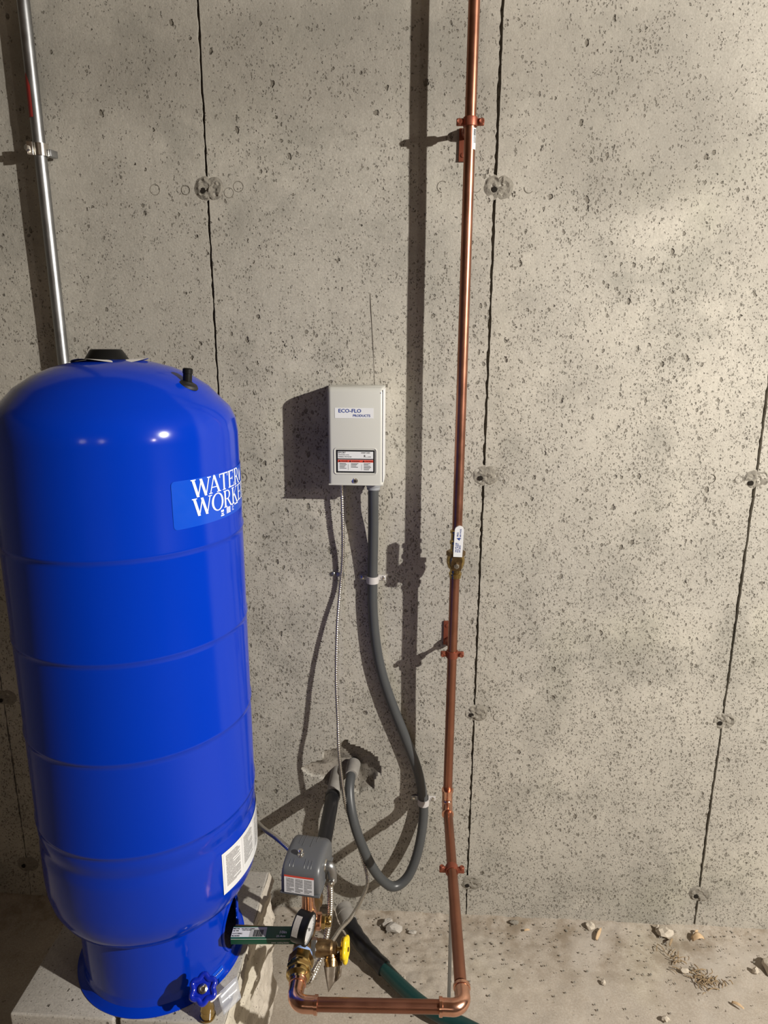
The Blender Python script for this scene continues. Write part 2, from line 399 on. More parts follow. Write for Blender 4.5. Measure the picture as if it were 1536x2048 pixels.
# ================================================================ SETTING
SEAMS = [-2.44, -1.83, -1.22, -0.61, 0.0, 0.61, 1.22, 1.83, 2.44, 3.05, 3.66]
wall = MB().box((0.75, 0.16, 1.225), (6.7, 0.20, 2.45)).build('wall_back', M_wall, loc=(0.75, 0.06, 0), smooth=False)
tag(wall, kind='structure')
CR = [(-.447, .441), (-.415, .462), (-.394, .462), (-.372, .49), (-.345, .497), (-.328, .521), (-.300, .508), (-.275, .492), (-.238, .481), (-.228, .455), (-.240, .425), (-.258, .392), (-.29, .372), (-.342, .392), (-.375, .400), (-.398, .412), (-.43, .43)]
def inside_dist(X, Z, poly):
    n = len(poly); d = np.full(X.shape, 1e9); ins = np.zeros(X.shape, bool)
    for i in range(n):
        x1, z1 = poly[i]; x2, z2 = poly[(i + 1) % n]
        ex, ez = x2 - x1, z2 - z1; t = np.clip(((X - x1) * ex + (Z - z1) * ez) / (ex * ex + ez * ez), 0, 1)
        d = np.minimum(d, np.hypot(X - x1 - t * ex, Z - z1 - t * ez))
        c = ((z1 > Z) != (z2 > Z)) & (X < (x2 - x1) * (Z - z1) / (z2 - z1 + 1e-12) + x1); ins ^= c
    return np.where(ins, d, -d)
def gridmesh(name, X, Y, Z, mat, parent, L, skirt=0.05):
    nr, nc = X.shape; me = bpy.data.meshes.new(name)
    v = np.stack([X, Y, Z], -1).reshape(-1, 3); idx = np.arange(nr * nc).reshape(nr, nc)
    q = np.stack([idx[:-1, :-1], idx[:-1, 1:], idx[1:, 1:], idx[1:, :-1]], -1).reshape(-1, 4)
    if skirt:
        ring = np.concatenate([idx[0, :], idx[1:, -1], idx[-1, -2::-1], idx[-2:0:-1, 0]])
        sk = v[ring].copy(); sk[:, 1] = skirt; b = len(v); v = np.concatenate([v, sk]); m = len(ring)
        k = np.arange(m); q = np.concatenate([q, np.stack([ring, b + k, b + (k + 1) % m, ring[(k + 1) % m]], -1)])
    v = v - np.array(L)
    me.vertices.add(len(v)); me.vertices.foreach_set('co', v.astype('f').ravel())
    me.loops.add(len(q) * 4); me.loops.foreach_set('vertex_index', q.astype('i').ravel())
    me.polygons.add(len(q)); me.polygons.foreach_set('loop_start', np.arange(0, len(q) * 4, 4, dtype='i'))
    me.update(calc_edges=True); me.validate()
    me.materials.append(mat); me.shade_smooth(); me.set_sharp_from_angle(angle=math.radians(35))
    o = bpy.data.objects.new(name, me); COL.objects.link(o); o.parent = parent
    return o
rs = np.random.RandomState(3)
def smooth_noise(n, m, cells, seed):
    r = np.random.RandomState(seed); g = r.rand(cells[0] + 2, cells[1] + 2) - .5
    y = np.linspace(0, cells[0], n); x = np.linspace(0, cells[1], m); yi = y.astype(int); xi = x.astype(int); fy = (y - yi)[:, None]; fx = (x - xi)[None]
    fy = fy * fy * (3 - 2 * fy); fx = fx * fx * (3 - 2 * fx)
    a = g[np.ix_(yi, xi)]; b = g[np.ix_(yi, xi + 1)]; c = g[np.ix_(yi + 1, xi)]; d = g[np.ix_(yi + 1, xi + 1)]
    return a * (1 - fy) * (1 - fx) + b * (1 - fy) * fx + c * fy * (1 - fx) + d * fy * fx
GAP = [0.0020, 0.0020, 0.0010, 0.0018, 0.0021, 0.0026, 0.0026, 0.0026, 0.0026, 0.0026, 0.0026]
for i in range(len(SEAMS) - 1):
    x0, x1 = SEAMS[i] + GAP[i], SEAMS[i + 1] - GAP[i + 1]
    vis = -1.9 < x0 and x1 < 1.3
    step = 0.0045 if abs(x0 + 0.61) < 0.02 else (0.01 if vis else 0.06)
    nx = max(2, int((x1 - x0) / step)); nzr = max(2, int(2.45 / step))
    xs = np.linspace(x0, x1, nx + 1); zs = np.linspace(0, 2.448, nzr + 1); X, Z = np.meshgrid(xs, zs)
    Y = smooth_noise(nzr + 1, nx + 1, (14, 4), 10 + i) * 0.003 + smooth_noise(nzr + 1, nx + 1, (60, 16), 40 + i) * 0.0008
    jl = np.clip(smooth_noise(nzr + 1, 1, (150, 1), 70 + i)[:, 0], -.5, .5) * 0.0030; jr = smooth_noise(nzr + 1, 1, (260, 1), 90 + i)[:, 0] * 0.0036
    # the formwork seam opens towards the top of the wall and narrows to the bottom
    wz = (zs / 2.4) * 0.0012
    X[:, 0] += jl * 0.6 + wz * 0.5; X[:, -1] += jr - wz * 1.6
    if abs(x0 + 0.61) < 0.02:
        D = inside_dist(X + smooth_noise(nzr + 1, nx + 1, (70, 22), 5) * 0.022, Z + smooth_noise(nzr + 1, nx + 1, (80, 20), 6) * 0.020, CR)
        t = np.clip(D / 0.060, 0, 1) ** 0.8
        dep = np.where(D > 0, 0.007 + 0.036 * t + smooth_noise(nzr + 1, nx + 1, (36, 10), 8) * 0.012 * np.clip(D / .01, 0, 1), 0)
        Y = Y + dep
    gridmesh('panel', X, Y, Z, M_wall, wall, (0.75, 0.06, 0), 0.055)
for i in range(1, len(SEAMS) - 1):
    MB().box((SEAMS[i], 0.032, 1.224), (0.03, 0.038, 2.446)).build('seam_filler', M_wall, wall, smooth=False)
# cast tie-hole mortar patches and the round form-pin marks beside them
def tie_patch(x, z, seed, sc=1.0):
    m = MB(); r = random.Random(seed); R0 = 0.021 * sc
    prof = []
    nA, nR = 40, 9
    base = 0
    for j in range(nR + 1):
        for k in range(nA):
            th = 2 * PI * k / nA
            # two overlapping discs
            dx, dz = math.cos(th), math.sin(th)
            e = 0.012 * sc * abs(dx) ** 0.7 * (1 if dx > 0 else 1)
            rr = (R0 + e + 0.0022 * nz(math.cos(th) * 2.5 + seed, math.sin(th) * 2.5, seed)) * j / nR
            px, pz = x + dx * rr, z + dz * rr * 0.98
            h = -0.0018 + 0.0040 * nz(px * 95, pz * 95, seed) + 0.0022 * nz(px * 230, pz * 230, seed + 3)
            if j >= nR - 1: h = 0.0006 if j == nR else -0.0004
            m.v.append(V(px, h, pz))
    for j in range(nR):
        for k in range(nA):
            a = j * nA
            m.f.append((a + k, a + nA + k, a + nA + (k + 1) % nA, a + (k + 1) % nA))
    o = m.build('tie_patch', M_patch, wall, angle=25)
    # snapped-off tie hole
    hx = x - 0.011 * sc + r.uniform(-.003, .003); hz = z - 0.006 + r.uniform(-.003, .002)
    MB().lathe((hx, -0.0036, hz), (0, 1, 0), [(0.0058, 0), (0.0060, 0.0003), (0.004, 0.0045)], 9).build('tie_hole', M_dark, o, smooth=False)
def pin_mark(x, z, r, seed, a0=0.0, a1=2 * PI):
    n = 26; pts = [V(x + r * math.cos(a0 + (a1 - a0) * k / n), 0.0002, z + r * math.sin(a0 + (a1 - a0) * k / n)) for k in range(n + (a1 - a0 < 6.2))]
    MB().tube(pts, 0.0011, 5, closed=(a1 - a0 > 6.2), cap=(a1 - a0 < 6.2)).build('pin_mark', M_patch, wall)
for k, (x, z) in enumerate([(-.606, 1.835), (.006, 1.833), (.005, 1.222), (.612, 1.222), (.003, .615), (.613, .614), (-1.215, .617), (-1.217, .104), (.010, .107), (.614, .104), (-.606, 1.223), (-.606, .615), (-1.22, 1.223), (-1.22, 1.834)]):
    tie_patch(x, z, k + 1, 1.0 if k < 3 else 0.94)
for k, a in enumerate([(-.564, 1.826, .010), (-.543, 1.838, .0105), (-.657, 1.832, .009), (-.724, 1.833, .0105), (-.110, 1.835, .011, .9, 4.6), (-.040, 1.834, .010, 2.6, 6.0), (.070, 1.832, .010, 3, 5.5),
                       (.574, 1.221, .0085), (.512, 1.222, .010, -1.6, 1.6), (.048, 1.214, .010, -1.2, 2.4), (-.037, 1.224, .0095), (.556, .611, .0088), (.502, .613, .009, -.6, 3.4), (-.040, .614, .009),
                       (.059, .605, .010, 2, 5), (.655, .597, .010, 3.4, 6), (.570, .105, .0085), (.072, .103, .009, -1.5, 2), (.047, .092, .009, -1.4, 1.4), (-.562, 1.209, .0105)]):
    pin_mark(a[0], a[1], a[2], k, *(a[3:] if len(a) > 3 else ()))
# hairline crack right of the control box
MB().tube([(-.262, 0.0004, 1.62), (-.255, 0.0004, 1.50), (-.252, 0.0004, 1.42), (-.236, 0.0004, 1.33), (-.231, 0.0004, 1.24), (-.224, .0004, 1.20), (-.228, .0004, 1.12)], 0.0006, 5).build('hairline_crack', M_patch, wall)

# floor: finer grid near the wall foot
xs = np.concatenate([np.linspace(-2.6, -1.3, 14)[:-1], np.linspace(-1.3, 1.1, 241), np.linspace(1.1, 4.1, 31)[1:]])
ys = np.concatenate([np.linspace(-5.4, -0.9, 30)[:-1], np.linspace(-0.9, 0.01, 131)])
X, Y = np.meshgrid(xs, ys)
nh = np.array([[nz(x * 9, y * 9) * 0.5 + nz(x * 31, y * 31, 4) * 0.25 for x in xs[13:254]] for y in ys])
Zf = np.zeros_like(X); Zf[:, 13:254] = nh * 0.006
foot = np.clip(1 + Y / 0.05, 0, 1)
rough = np.array([[nz(x * 60, y * 60, 2) for x in xs] for y in ys])
Zf += foot ** 2 * 0.006 + np.clip(1 + Y / 0.12, 0, 1) * rough * 0.004 + np.exp(-(((X + .10) / .16) ** 2 + ((Y + .15) / .12) ** 2)) * rough * 0.007
Zf -= 0.003
floor = gridmesh('floor', X, Y, Zf, M_floor, None, (0, 0, 0), 0); tag(floor, kind='structure')
MB().box((0.75, -2.7, -0.1), (6.8, 5.6, 0.16)).build('floor_slab', M_floor, floor, smooth=False)
for nm, c, sz in (('wall_left', (-2.65, -2.7, 1.22), (0.1, 5.5, 2.47)), ('wall_right', (4.15, -2.7, 1.22), (0.1, 5.5, 2.47)), ('wall_front', (0.75, -5.45, 1.22), (6.9, 0.1, 2.47))):
    tag(MB().box(c, sz).build(nm, M_far, loc=(c[0], c[1], 0), smooth=False), kind='structure')
tag(MB().box((0.75, -2.6, 2.52), (6.9, 5.8, 0.1)).build('ceiling', M_joist, loc=(0.75, -2.6, 2.47), smooth=False), kind='structure')

# ================================================================ CONCRETE BLOCKS under the tank
def block(cx, cy, z0, sx, sy, sz, label, seed, split=None):
    """solid cap block; split = side whose face is rough broken concrete ('x+')"""
    t = thing('concrete_block', (cx, cy, z0), label, 'block', 'concrete blocks stacked under the blue tank')
    m = MB().box((cx - 0.004, cy, z0 + sz / 2), (sx - 0.008, sy, sz), bev=0.004)
    m.v = [v + V(0.0012, 0.0012, 0) * nz(v.x * 60, v.y * 60, v.z * 60 + seed) for v in m.v]
    m.build('body', M_block, t)
    # broken face: vertical sheet, deep irregular relief
    if split:
        xf = cx + sx / 2 - 0.004; ny, nzv = 80, 22
        def fn(u, v):
            y = cy - sy / 2 + u * sy; z = z0 + 0.0008 + v * (sz - 0.0016)
            e = min(1.0, min(u, 1 - u) * 20, min(v, 1 - v) * 9)
            ridge = abs(nz(y * 9 + z * 14 + seed, z * 10, seed)) * 0.022
            return (xf - 0.004 + e * (0.003 + ridge + 0.004 * nz(y * 55, z * 45, seed)) + 0.003 * nz(y * 20, 0, seed) * (1 - e), y, z)
        MB().sheet(ny, nzv, fn).build('split_face', M_split, t)
    return t
BX = (-.768, -.568); BZ = [(0.0, .100, 'bottom'), (.101, .096, 'second'), (.198, .082, 'third'), (.281, .062, 'top')]
for z0, hz_, nm in BZ:
    for k, bx in enumerate(BX):
        block(bx + (0.0005 if k else -0.0005), -.434 + random.uniform(-.002, .002), z0, 0.199, 0.362, hz_,
              '%s-layer concrete block under the blue tank, %s' % (nm, 'right one with broken rough side' if k else 'left one, smooth'), int(z0 * 1000) + k, 'x+' if k else None)
ZB = 0.343

# ================================================================ PRESSURE TANK
TX, TY = -.645, -.455
tank = thing('pressure_tank', (TX, TY, ZB), 'tall glossy blue well pressure tank with white lettering standing on concrete blocks', 'tank')
prof = []
def lip(z, h=0.0016): return [(.1930, z + .0075), (.1930 + h, z + .0035), (.1930 + h, z - .0005), (.1918, z - .0035), (.1930, z - .010)]
pr = [(0.001, 1.4885), (.03, 1.4882), (.06, 1.4845), (.092, 1.476), (.12, 1.464), (.148, 1.4455), (.168, 1.424), (.181, 1.411), (.189, 1.393), (.1925, 1.371)]
for zb in (1.208, 1.047, .878, .708): pr += lip(zb)
pr += [(.1930, .690), (.1925, .680), (.1905, .672), (.1905, .664), (.1925, .655), (.1930, .640), (.1930, .585), (.1915, .560), (.187, .538), (.178, .518), (.165, .503), (.152, .494), (.146, .490), (.1455, .487)]
pr2 = []
for a, b in zip(pr[:-1], pr[1:]): pr2.append(a)
pr2.append(pr[-1])
MB().lathe((TX, TY, 0), (0, 0, 1), list(reversed(pr2)), 128).build('shell', M_blue, tank, angle=60)
# skirt with its oval access hole on the right
def skirt():
    m = MB(); segs = 160
    zsr = [0.492, .480, .470, .455, .44, .43, .42, .41, .40, .39, .38, .372, .364, .358, .354]
    rr = lambda z: .1455 if z > .37 else .1455 + (.37 - z) * .15
    hole = lambda th, z: ((math.degrees(th) + 2) / 17) ** 2 + ((z - .412) / .052) ** 2 < 1
    def P(th, z): return V(TX + rr(z) * math.cos(th), TY + rr(z) * math.sin(th), z)
    idx = {}
    zz = np.linspace(.492, .352, 60)
    for j, z in enumerate(zz):
        for k in range(segs):
            th = -PI + 2 * PI * k / segs; idx[j, k] = len(m.v); m.v.append(P(th, z))
    for j in range(len(zz) - 1):
        for k in range(segs):
            th = -PI + 2 * PI * (k + .5) / segs
            if hole(th, (zz[j] + zz[j + 1]) / 2): continue
            m.f.append((idx[j, k], idx[j + 1, k], idx[j + 1, (k + 1) % segs], idx[j, (k + 1) % segs]))
    return m
sk = skirt().build('skirt', M_blue, tank, angle=60)
mod = sk.modifiers.new('s', 'SOLIDIFY'); mod.thickness = 0.002
# smooth rim of the hole
MB().tube([V(TX + .1462 * math.cos(math.radians(-2 + 17.6 * math.cos(t))), TY + .1462 * math.sin(math.radians(-2 + 17.6 * math.cos(t))), .412 + .054 * math.sin(t)) for t in [2 * PI * k / 48 for k in range(48)]], .0030, 8, closed=True).build('hole_rim', M_blue, tank)
MB().lathe((TX, TY, 0), (0, 0, 1), [(.1465, .356), (.150, .3535), (.1535, .3485), (.1575, .3455), (.1590, .3445), (.1588, .3430), (.1520, .3430), (.1445, .352)], 96, cap=False).build('foot_flange', M_blue, tank)
cap = MB().lathe((TX - .009, TY, 0), (0, 0, 1), [(.033, 1.4875), (.0335, 1.4890), (.0250, 1.5020), (.0232, 1.5035), (.020, 1.5040), (.001, 1.5040)], 40).build('top_cap', M_black, tank)
def pf(u, v):
    r = .028 + v * .031; th = 2 * PI * u
    return (TX - .004 + r * math.cos(th) * 1.0, TY + r * math.sin(th), 1.4890 - (r / .06) ** 2 * .0035 + (v * .003 * (0.5 + math.sin(th * 3 + 1))))
MB().sheet(60, 5, pf).build('paper_collar', M_paper, tank)
# air valve with rubber grommet on the shoulder
dv = V(0.36, -.10, 0.92).normalized(); vb = V(-.513, -.491, 1.4510)
gr = MB().lathe(vb - dv * .004, dv, [(.017, 0), (.0175, .003), (.015, .0065), (.009, .008), (.007, .010)], 32).build('valve_grommet', M_rubber, tank)
MB().lathe(vb, V(0.1, 0, 1), [(.0068, .004), (.0070, .008), (.0070, .017), (.0078, .0175), (.0078, .024), (.006, .0255), (.001, .0255)], 20).build('valve_stem', M_black, gr)
# stickers on the curved shell
def on_tank(deg, z, off=0.0006): r = .1930 + off; t = math.radians(deg); return V(TX + r * math.cos(t), TY + r * math.sin(t), z)
DEG = math.degrees(1 / .193)     # degrees per metre of arc
def rr_sheet(a0, a1, z0, z1, off, nu=60, nv=6): return MB().sheet(nu, nv, lambda u, v: on_tank(a0 + (a1 - a0) * u, z0 + (z1 - z0) * v, off))
# rounded clear label backing
def clear_label():
    m = MB(); a0, a1, z0, z1, r = -46.3, 58, 1.243, 1.3165, .006
    outl = []
    nn = 40
    def corner(cx_, cz, t0):
        return [(cx_ + r * math.cos(t0 + PI / 2 * k / 5), cz + r * math.sin(t0 + PI / 2 * k / 5)) for k in range(6)]
    W = (a1 - a0) / DEG
    for i in range(nn + 1):
        u = i / nn * W; d = 0
        e = min(u, W - u)
        if e < r: d = r - math.sqrt(max(0, r * r - (r - e) ** 2))
        outl.append((u, z0 + d, z1 - d))
    us = [0, .0005, .0012, .0025, .004, .006] + list(np.linspace(.01, W, nn))
    rows = []
    for u in us:
        e = u; d = r - math.sqrt(max(0, r * r - (r - e) ** 2)) if e < r else 0
        rows.append((u, z0 + d, z1 - d))
    for u, za, zb in rows: m.v += [on_tank(a0 + u * DEG, za, .0005), on_tank(a0 + u * DEG, zb, .0005)]
    for i in range(len(rows) - 1): m.f.append((2 * i, 2 * i + 2, 2 * i + 3, 2 * i + 1))
    return m
lab = clear_label().build('clear_sticker', M_clearblue, tank)
# serif lettering, strokes in unit-height glyph space
def glyph(ch):
    q = []
    def st(x0, y0, x1, y1, w): q.append([(x0 - w / 2, y0), (x0 + w / 2, y0), (x1 + w / 2, y1), (x1 - w / 2, y1)])
    def hb(x0, x1, y, h=0.05): q.append([(x0, y - h / 2), (x1, y - h / 2), (x1, y + h / 2), (x0, y + h / 2)])
    def ringe(cx, cy_, rx, ry, ix, iy, a0=0, a1=2 * PI, n=22):
        for k in range(n):
            t, s_ = a0 + (a1 - a0) * k / n, a0 + (a1 - a0) * (k + 1) / n
            q.append([(cx + ix * math.cos(t), cy_ + iy * math.sin(t)), (cx + rx * math.cos(t), cy_ + ry * math.sin(t)), (cx + rx * math.cos(s_), cy_ + ry * math.sin(s_)), (cx + ix * math.cos(s_), cy_ + iy * math.sin(s_))])
    if ch == 'W':
        st(.14, 1, .42, -.02, .17); st(.42, -.02, .68, .98, .07); st(.64, .98, .95, -.02, .17); st(.95, -.02, 1.22, 1, .07)
        hb(0, .32, .975); hb(1.08, 1.36, .975); return q, 1.36
    if ch == 'A':
        st(.10, 0, .44, 1.04, .07); st(.44, 1.0, .82, 0, .17); hb(.22, .66, .34); hb(0, .26, .025); hb(.62, .98, .025); return q, .98
    if ch == 'T':
        st(.42, 0, .42, 1, .15); hb(.02, .82, .97, .06); st(.05, .78, .02, 1, .05); st(.79, .78, .82, 1, .05); hb(.26, .58, .025); return q, .84
    if ch == 'E':
        st(.16, 0, .16, 1, .15); hb(.02, .68, .97, .06); hb(.02, .72, .03, .06); hb(.16, .52, .52, .05); st(.66, .80, .68, 1, .05); st(.70, 0, .74, .24, .05); st(.52, .42, .52, .62, .05); return q, .76
    if ch == 'R':
        st(.16, 0, .16, 1, .15); hb(.02, .34, .025); hb(.02, .44, .97, .06); hb(.16, .42, .49, .05)
        ringe(.40, .735, .30, .265, .16, .215, -PI / 2, PI / 2, 10); st(.42, .49, .78, 0, .15); hb(.70, .92, .025); return q, .88
    if ch == 'O':
        ringe(.50, .5, .50, .53, .34, .47); return q, 1.0
    if ch == 'K':
        st(.16, 0, .16, 1, .15); hb(.02, .34, .025); hb(.02, .34, .975); st(.20, .42, .70, 1, .06); hb(.54, .84, .975); st(.36, .58, .76, 0, .16); hb(.64, .94, .025); return q, .90
    return q, .4
def word(mb, txt, a0, zbase, h, wide, gap=0.04, kern={}):
    x = 0.0
    for i, ch in enumerate(txt):
        if ch == '*':      # water drop
            n = 14; pts = [(.18 + .16 * math.sin(2 * PI * k / n) * (1 if math.cos(2 * PI * k / n) < 0.2 else 1 - math.cos(2 * PI * k / n) * .85), .42 - .40 * math.cos(2 * PI * k / n)) for k in range(n)]
            pts = [(px, 1 - py if False else py) for px, py in pts]
            b = len(mb.v)
            for px, py in pts: mb.v.append(on_tank(a0 + (x + px) * h * wide * DEG, zbase + (.85 - py + .05) * h, .0010))
            mb.f.append(tuple(b + k for k in range(n))); x += .42; continue
        g, wd = glyph(ch)
        for poly in g:
            (x0, y0), (x1, y1), (x2, y2), (x3, y3) = poly; n = 4
            b = len(mb.v)
            for k in range(n + 1):
                t = k / n
                for (ax_, ay_), (bx_, by_) in (((x0, y0), (x3, y3)), ((x1, y1), (x2, y2))):
                    px = ax_ + (bx_ - ax_) * t; py = ay_ + (by_ - ay_) * t
                    mb.v.append(on_tank(a0 + (x + px) * h * wide * DEG, zbase + py * h, .0010))
            for k in range(n): mb.f.append((b + 2 * k, b + 2 * k + 1, b + 2 * k + 3, b + 2 * k + 2))
        x += wd + gap + kern.get((txt[i:i + 2]), 0)
    return mb
KERN = {'WA': -.22, 'AT': -.14, 'WO': -.08}
lt = MB(); word(lt, 'WATER*', -36.9, 1.2880, .0272, 1.07, .03, KERN); word(lt, 'WORKER', -36.8, 1.2588, .0272, 1.07, .03, KERN)
lt.build('lettering', M_white, lab, smooth=False)
fl = MB()
def q_on(a0, a1, z0, z1):
    b = len(fl.v); fl.v += [on_tank(a0, z0, .001), on_tank(a1, z0, .001), on_tank(a1, z1, .001), on_tank(a0, z1, .001)]; fl.f.append((b, b + 1, b + 2, b + 3))
for a0, a1, z0, z1 in ((-19.2, -17.0, 1.2535, 1.2570), (-19.0, -17.2, 1.2500, 1.2520), (-19.4, -16.8, 1.2470, 1.2490), (-6, -1, 1.256, 1.258)): q_on(a0, a1, z0, z1)
for k in range(6): q_on(-14.6, -10.8, 1.2482 + k * .0017, 1.2493 + k * .0017)
for k in range(4): q_on(-9.0, -7.2 - (k % 2) * .7, 1.2492 + k * .0026, 1.2503 + k * .0026)
fl.build('small_print', M_white, lab, smooth=False)
ws = rr_sheet(-32.4, 30, .5640, .6480, .0007).build('warning_sticker', M_labelwhite, tank)
for a0, a1, z0 in ((-31.4, -17.2, .5730), (-16.4, -2.2, .5800), (-1.2, 13, .5740), (14, 29, .574)):
    rr_sheet(a0, a1, z0, .6440, .0011, 14, 4).build('printed_column', M_print_tank, ws)
# scratch of tape near the skirt flange
MB().sheet(6, 3, lambda u, v: (TX + (.1475 + .012 * v * 0 + (1 - v) * .006) * math.cos(math.radians(-33 + 10 * u)), TY + (.1475 + (1 - v) * .006) * math.sin(math.radians(-33 + 10 * u)), .349 + v * .012)).build('blue_label', M_clearblue, tank)
tl = MB()
for k in range(7):
    t = math.radians(-32 + 1.2 * k); tl.box((TX + .1520 * math.cos(t), TY + .1520 * math.sin(t), .3570), (.0012, .0006, .0028 if k > 3 else .0018), Matrix.Rotation(t + PI / 2, 3, 'Z'))
tl.build('label_marks', M_white, tank, smooth=False)

# ================================================================ LEFT STEEL CONDUIT + STRAP
cd = thing('steel_conduit', (-.947, -.026, 1.1), 'straight galvanised steel conduit running up the wall behind the blue tank', 'pipe')
MB().cyl((-.943, -.026, .34), (-.958, -.026, 2.46), .0125, 24).build('pipe', M_zinc, cd)
MB().sheet(6, 8, lambda u, v: (-.9553 + .0127 * math.cos(math.radians(-150 + 65 * u)), -.026 + .0127 * math.sin(math.radians(-150 + 65 * u)), 1.965 + v * (.085 - .05 * abs(u - .45)))).build('red_mark', M_redmark, cd)
stp = thing('conduit_clamp', (-.951, 0, 1.905), 'bolted zinc clamp holding the steel conduit at upper left', 'clamp')
m = MB().lathe((-.9525, -.026, 1.893), (0, 0, 1), [(.0128, 0), (.0150, 0), (.0150, .024), (.0128, .024)], 24, cap=False); m.build('band', M_steel, stp)
MB().box((-.9665, -.042, 1.905), (.012, .006, .026), Matrix.Rotation(.35, 3, 'Z'), bev=.001).build('ear', M_steel, stp)
MB().hexn((-.968, -.044, 1.905), (-.9715, -.0505, 1.905), .0065).build('bolt', M_steel, stp)
MB().box((-.934, -.016, 1.900), (.012, .020, .014), Matrix.Rotation(-.3, 3, 'Z'), bev=.001).build('bracket', M_zinc, stp)
MB().cyl((-.9525, -.014, 1.905), (-.9525, .004, 1.905), .004, 10).build('standoff', M_zinc, stp)

# ================================================================ COPPER LINE
PX, PYo = -.065, -.080
cu = thing('copper_pipe', (PX, PYo, .42), 'copper water pipe rising up the wall and elbowing across to the tank fitting', 'pipe')
r3 = .0111
MB().cyl((PX + .003, PYo, 1.105), (PX + .004, PYo, 2.462), r3, 28).build('riser', M_copper, cu)
MB().cyl((PX, PYo, .440), (PX + .001, PYo, 1.015), r3, 28).build('riser', M_copper, cu)
def elbow(name, p_in, corner, p_out, r, mat, R=.020, ring=True):
    a = Vector(p_in); c = Vector(corner); b = Vector(p_out); d1 = (a - c).normalized(); d2 = (b - c).normalized()
    s0 = c + d1 * R; s1 = c + d2 * R; arc = []
    for k in range(13):
        t = k / 12 * PI / 2; arc.append(c + d1 * R * (1 - math.sin(t)) + d2 * R * (1 - math.cos(t)))
    pts = [s0 + d1 * .022, s0 + d1 * .0215, s0 + d1 * .016, s0 + d1 * .0155] ; rad = [r * .985, r * 1.14, r * 1.14, r * 1.02]
    pts += [s0 + d1 * .001] + arc + [s1 + d2 * .001]; rad += [r * 1.02] + [r * 1.03] * 13 + [r * 1.02]
    pts += [s1 + d2 * .0155, s1 + d2 * .016, s1 + d2 * .0215, s1 + d2 * .022]; rad += [r * 1.02, r * 1.14, r * 1.14, r * .985]
    return MB().tube(pts, rad, 28).build(name, mat, cu, angle=30)
ZR = .405; YC = -.612
elbow('elbow', (PX, PYo, .6), (PX - .001, PYo - .008, .415), (PX, -.3, .413), .0126, M_copnew, .018)
MB().cyl((PX, PYo - .030, .4145), (-.060, YC + .045, ZR + .003), r3, 28).build('floor_run', M_copper, cu)
elbow('elbow', (-.060, -.3, ZR + .002), (-.0575, YC, ZR), (-.3, YC, ZR), .0135, M_copnew, .020)
MB().cyl((-.090, YC, ZR), (-.318, YC - .008, ZR), r3, 28).build('cross_run', M_copper, cu)
elbow('elbow', (-.2, YC - .008, ZR), (-.350, YC - .009, ZR), (-.351, -.3, ZR), .0135, M_copnew, .020)
MB().lathe((-.350, YC + .026, ZR), (0, 1, 0), [(.0112, 0), (.0118, .006), (.0150, .010), (.0150, .014), (.0128, .017), (.0125, .024), (.0165, .028), (.0168, .036), (.0150, .0375)], 28).build('male_adapter', M_copper, cu, angle=30)
# paper bar-code tag on the riser
def tagf(u, v): t = math.radians(-70 + 62 * u); return (PX + .0035 + .0116 * math.cos(t), PYo + .0116 * math.sin(t), 1.884 + .038 * v)
MB().sheet(8, 4, tagf).build('barcode_tag', M_labelwhite, cu)
m = MB()
for k in range(11):
    z = 1.896 + k * .0022
    m.sheet(4, 1, lambda u, v: (PX + .0035 + .0120 * math.cos(math.radians(-55 + (40 if k < 5 else 30) * u)), PYo + .0120 * math.sin(math.radians(-55 + (40 if k < 5 else 30) * u)), z + v * (.0008 if k < 6 else .0014)))
m.build('bar_lines', M_ink, cu, smooth=False)

# pipe hangers
def hanger(x, y, z, axis, label, plate=None, rod=None, tw=0.0):
    d = Vector(axis).normalized()
    t = thing('pipe_clamp', (x, y, z), label, 'clamp', 'copper coloured split-ring clamps on the copper pipe')
    side = V(1, 0, 0)
    MB().lathe(V(x, y, z) - d * .0085, d, [(.0112, 0), (.0138, .0005), (.0142, .003), (.0142, .014), (.0138, .0165), (.0112, .017)], 28).build('ring', M_coppaint, t)
    for s in (-1, 1):
        c = V(x, y, z) + side * s * .0195
        e = MB().box(c, (.015, .0075, .013), Matrix.Rotation(0, 3, 'X'), bev=.002).build('ear', M_coppaint, t)
        yy = V(0, -1, 0) if abs(d.z) > .5 else V(0, 0, 1)
        h = MB().lathe(c + side * s * .002 + yy * .0035, yy, [(.0052, 0), (.0058, .001), (.0056, .004), (.0042, .0058), (.0015, .0050)], 16); h.build('screw', M_coppaint, e)
    if plate:
        px, pz0, pz1, wd = plate
        MB().box((px, -.0025, (pz0 + pz1) / 2), (wd, .004, pz1 - pz0), bev=.0012).build('wall_plate', M_coppaint, t)
        MB().cyl((px, -.002, z), (x, y + .012, z), .0048, 14).build('standoff_rod', M_coppaint, t)
        MB().lathe((px, -.004, z), (0, -1, 0), [(.0105, 0), (.0110, .012), (.0090, .020), (.0055, .023)], 18).build('boss', M_coppaint, t)
        MB().lathe((x, y + .013, z), (0, 1, 0), [(.0085, 0), (.0090, .003), (.0080, .013), (.0050, .016)], 18).build('boss', M_coppaint, t)
        MB().lathe((px - wd * .2, -.0045, pz0 + .012 if pz0 < z - .03 else pz1 - .012), (0, -1, 0), [(.005, 0), (.0045, .0015), (.002, .0022)], 14).build('plate_screw', M_coppaint, t)
    if rod: MB().cyl((x + .004, y + .002, 0.0), (x + .001, y + .002, z - .013), .0040, 14).build('threaded_rod', M_zinc, t)
    return t
hanger(PX + .0035, PYo, 1.934, (0, 0, 1), 'reddish split-ring clamp high on the copper riser above the bar-code tag', (-.064, 1.882, 1.945, .030))
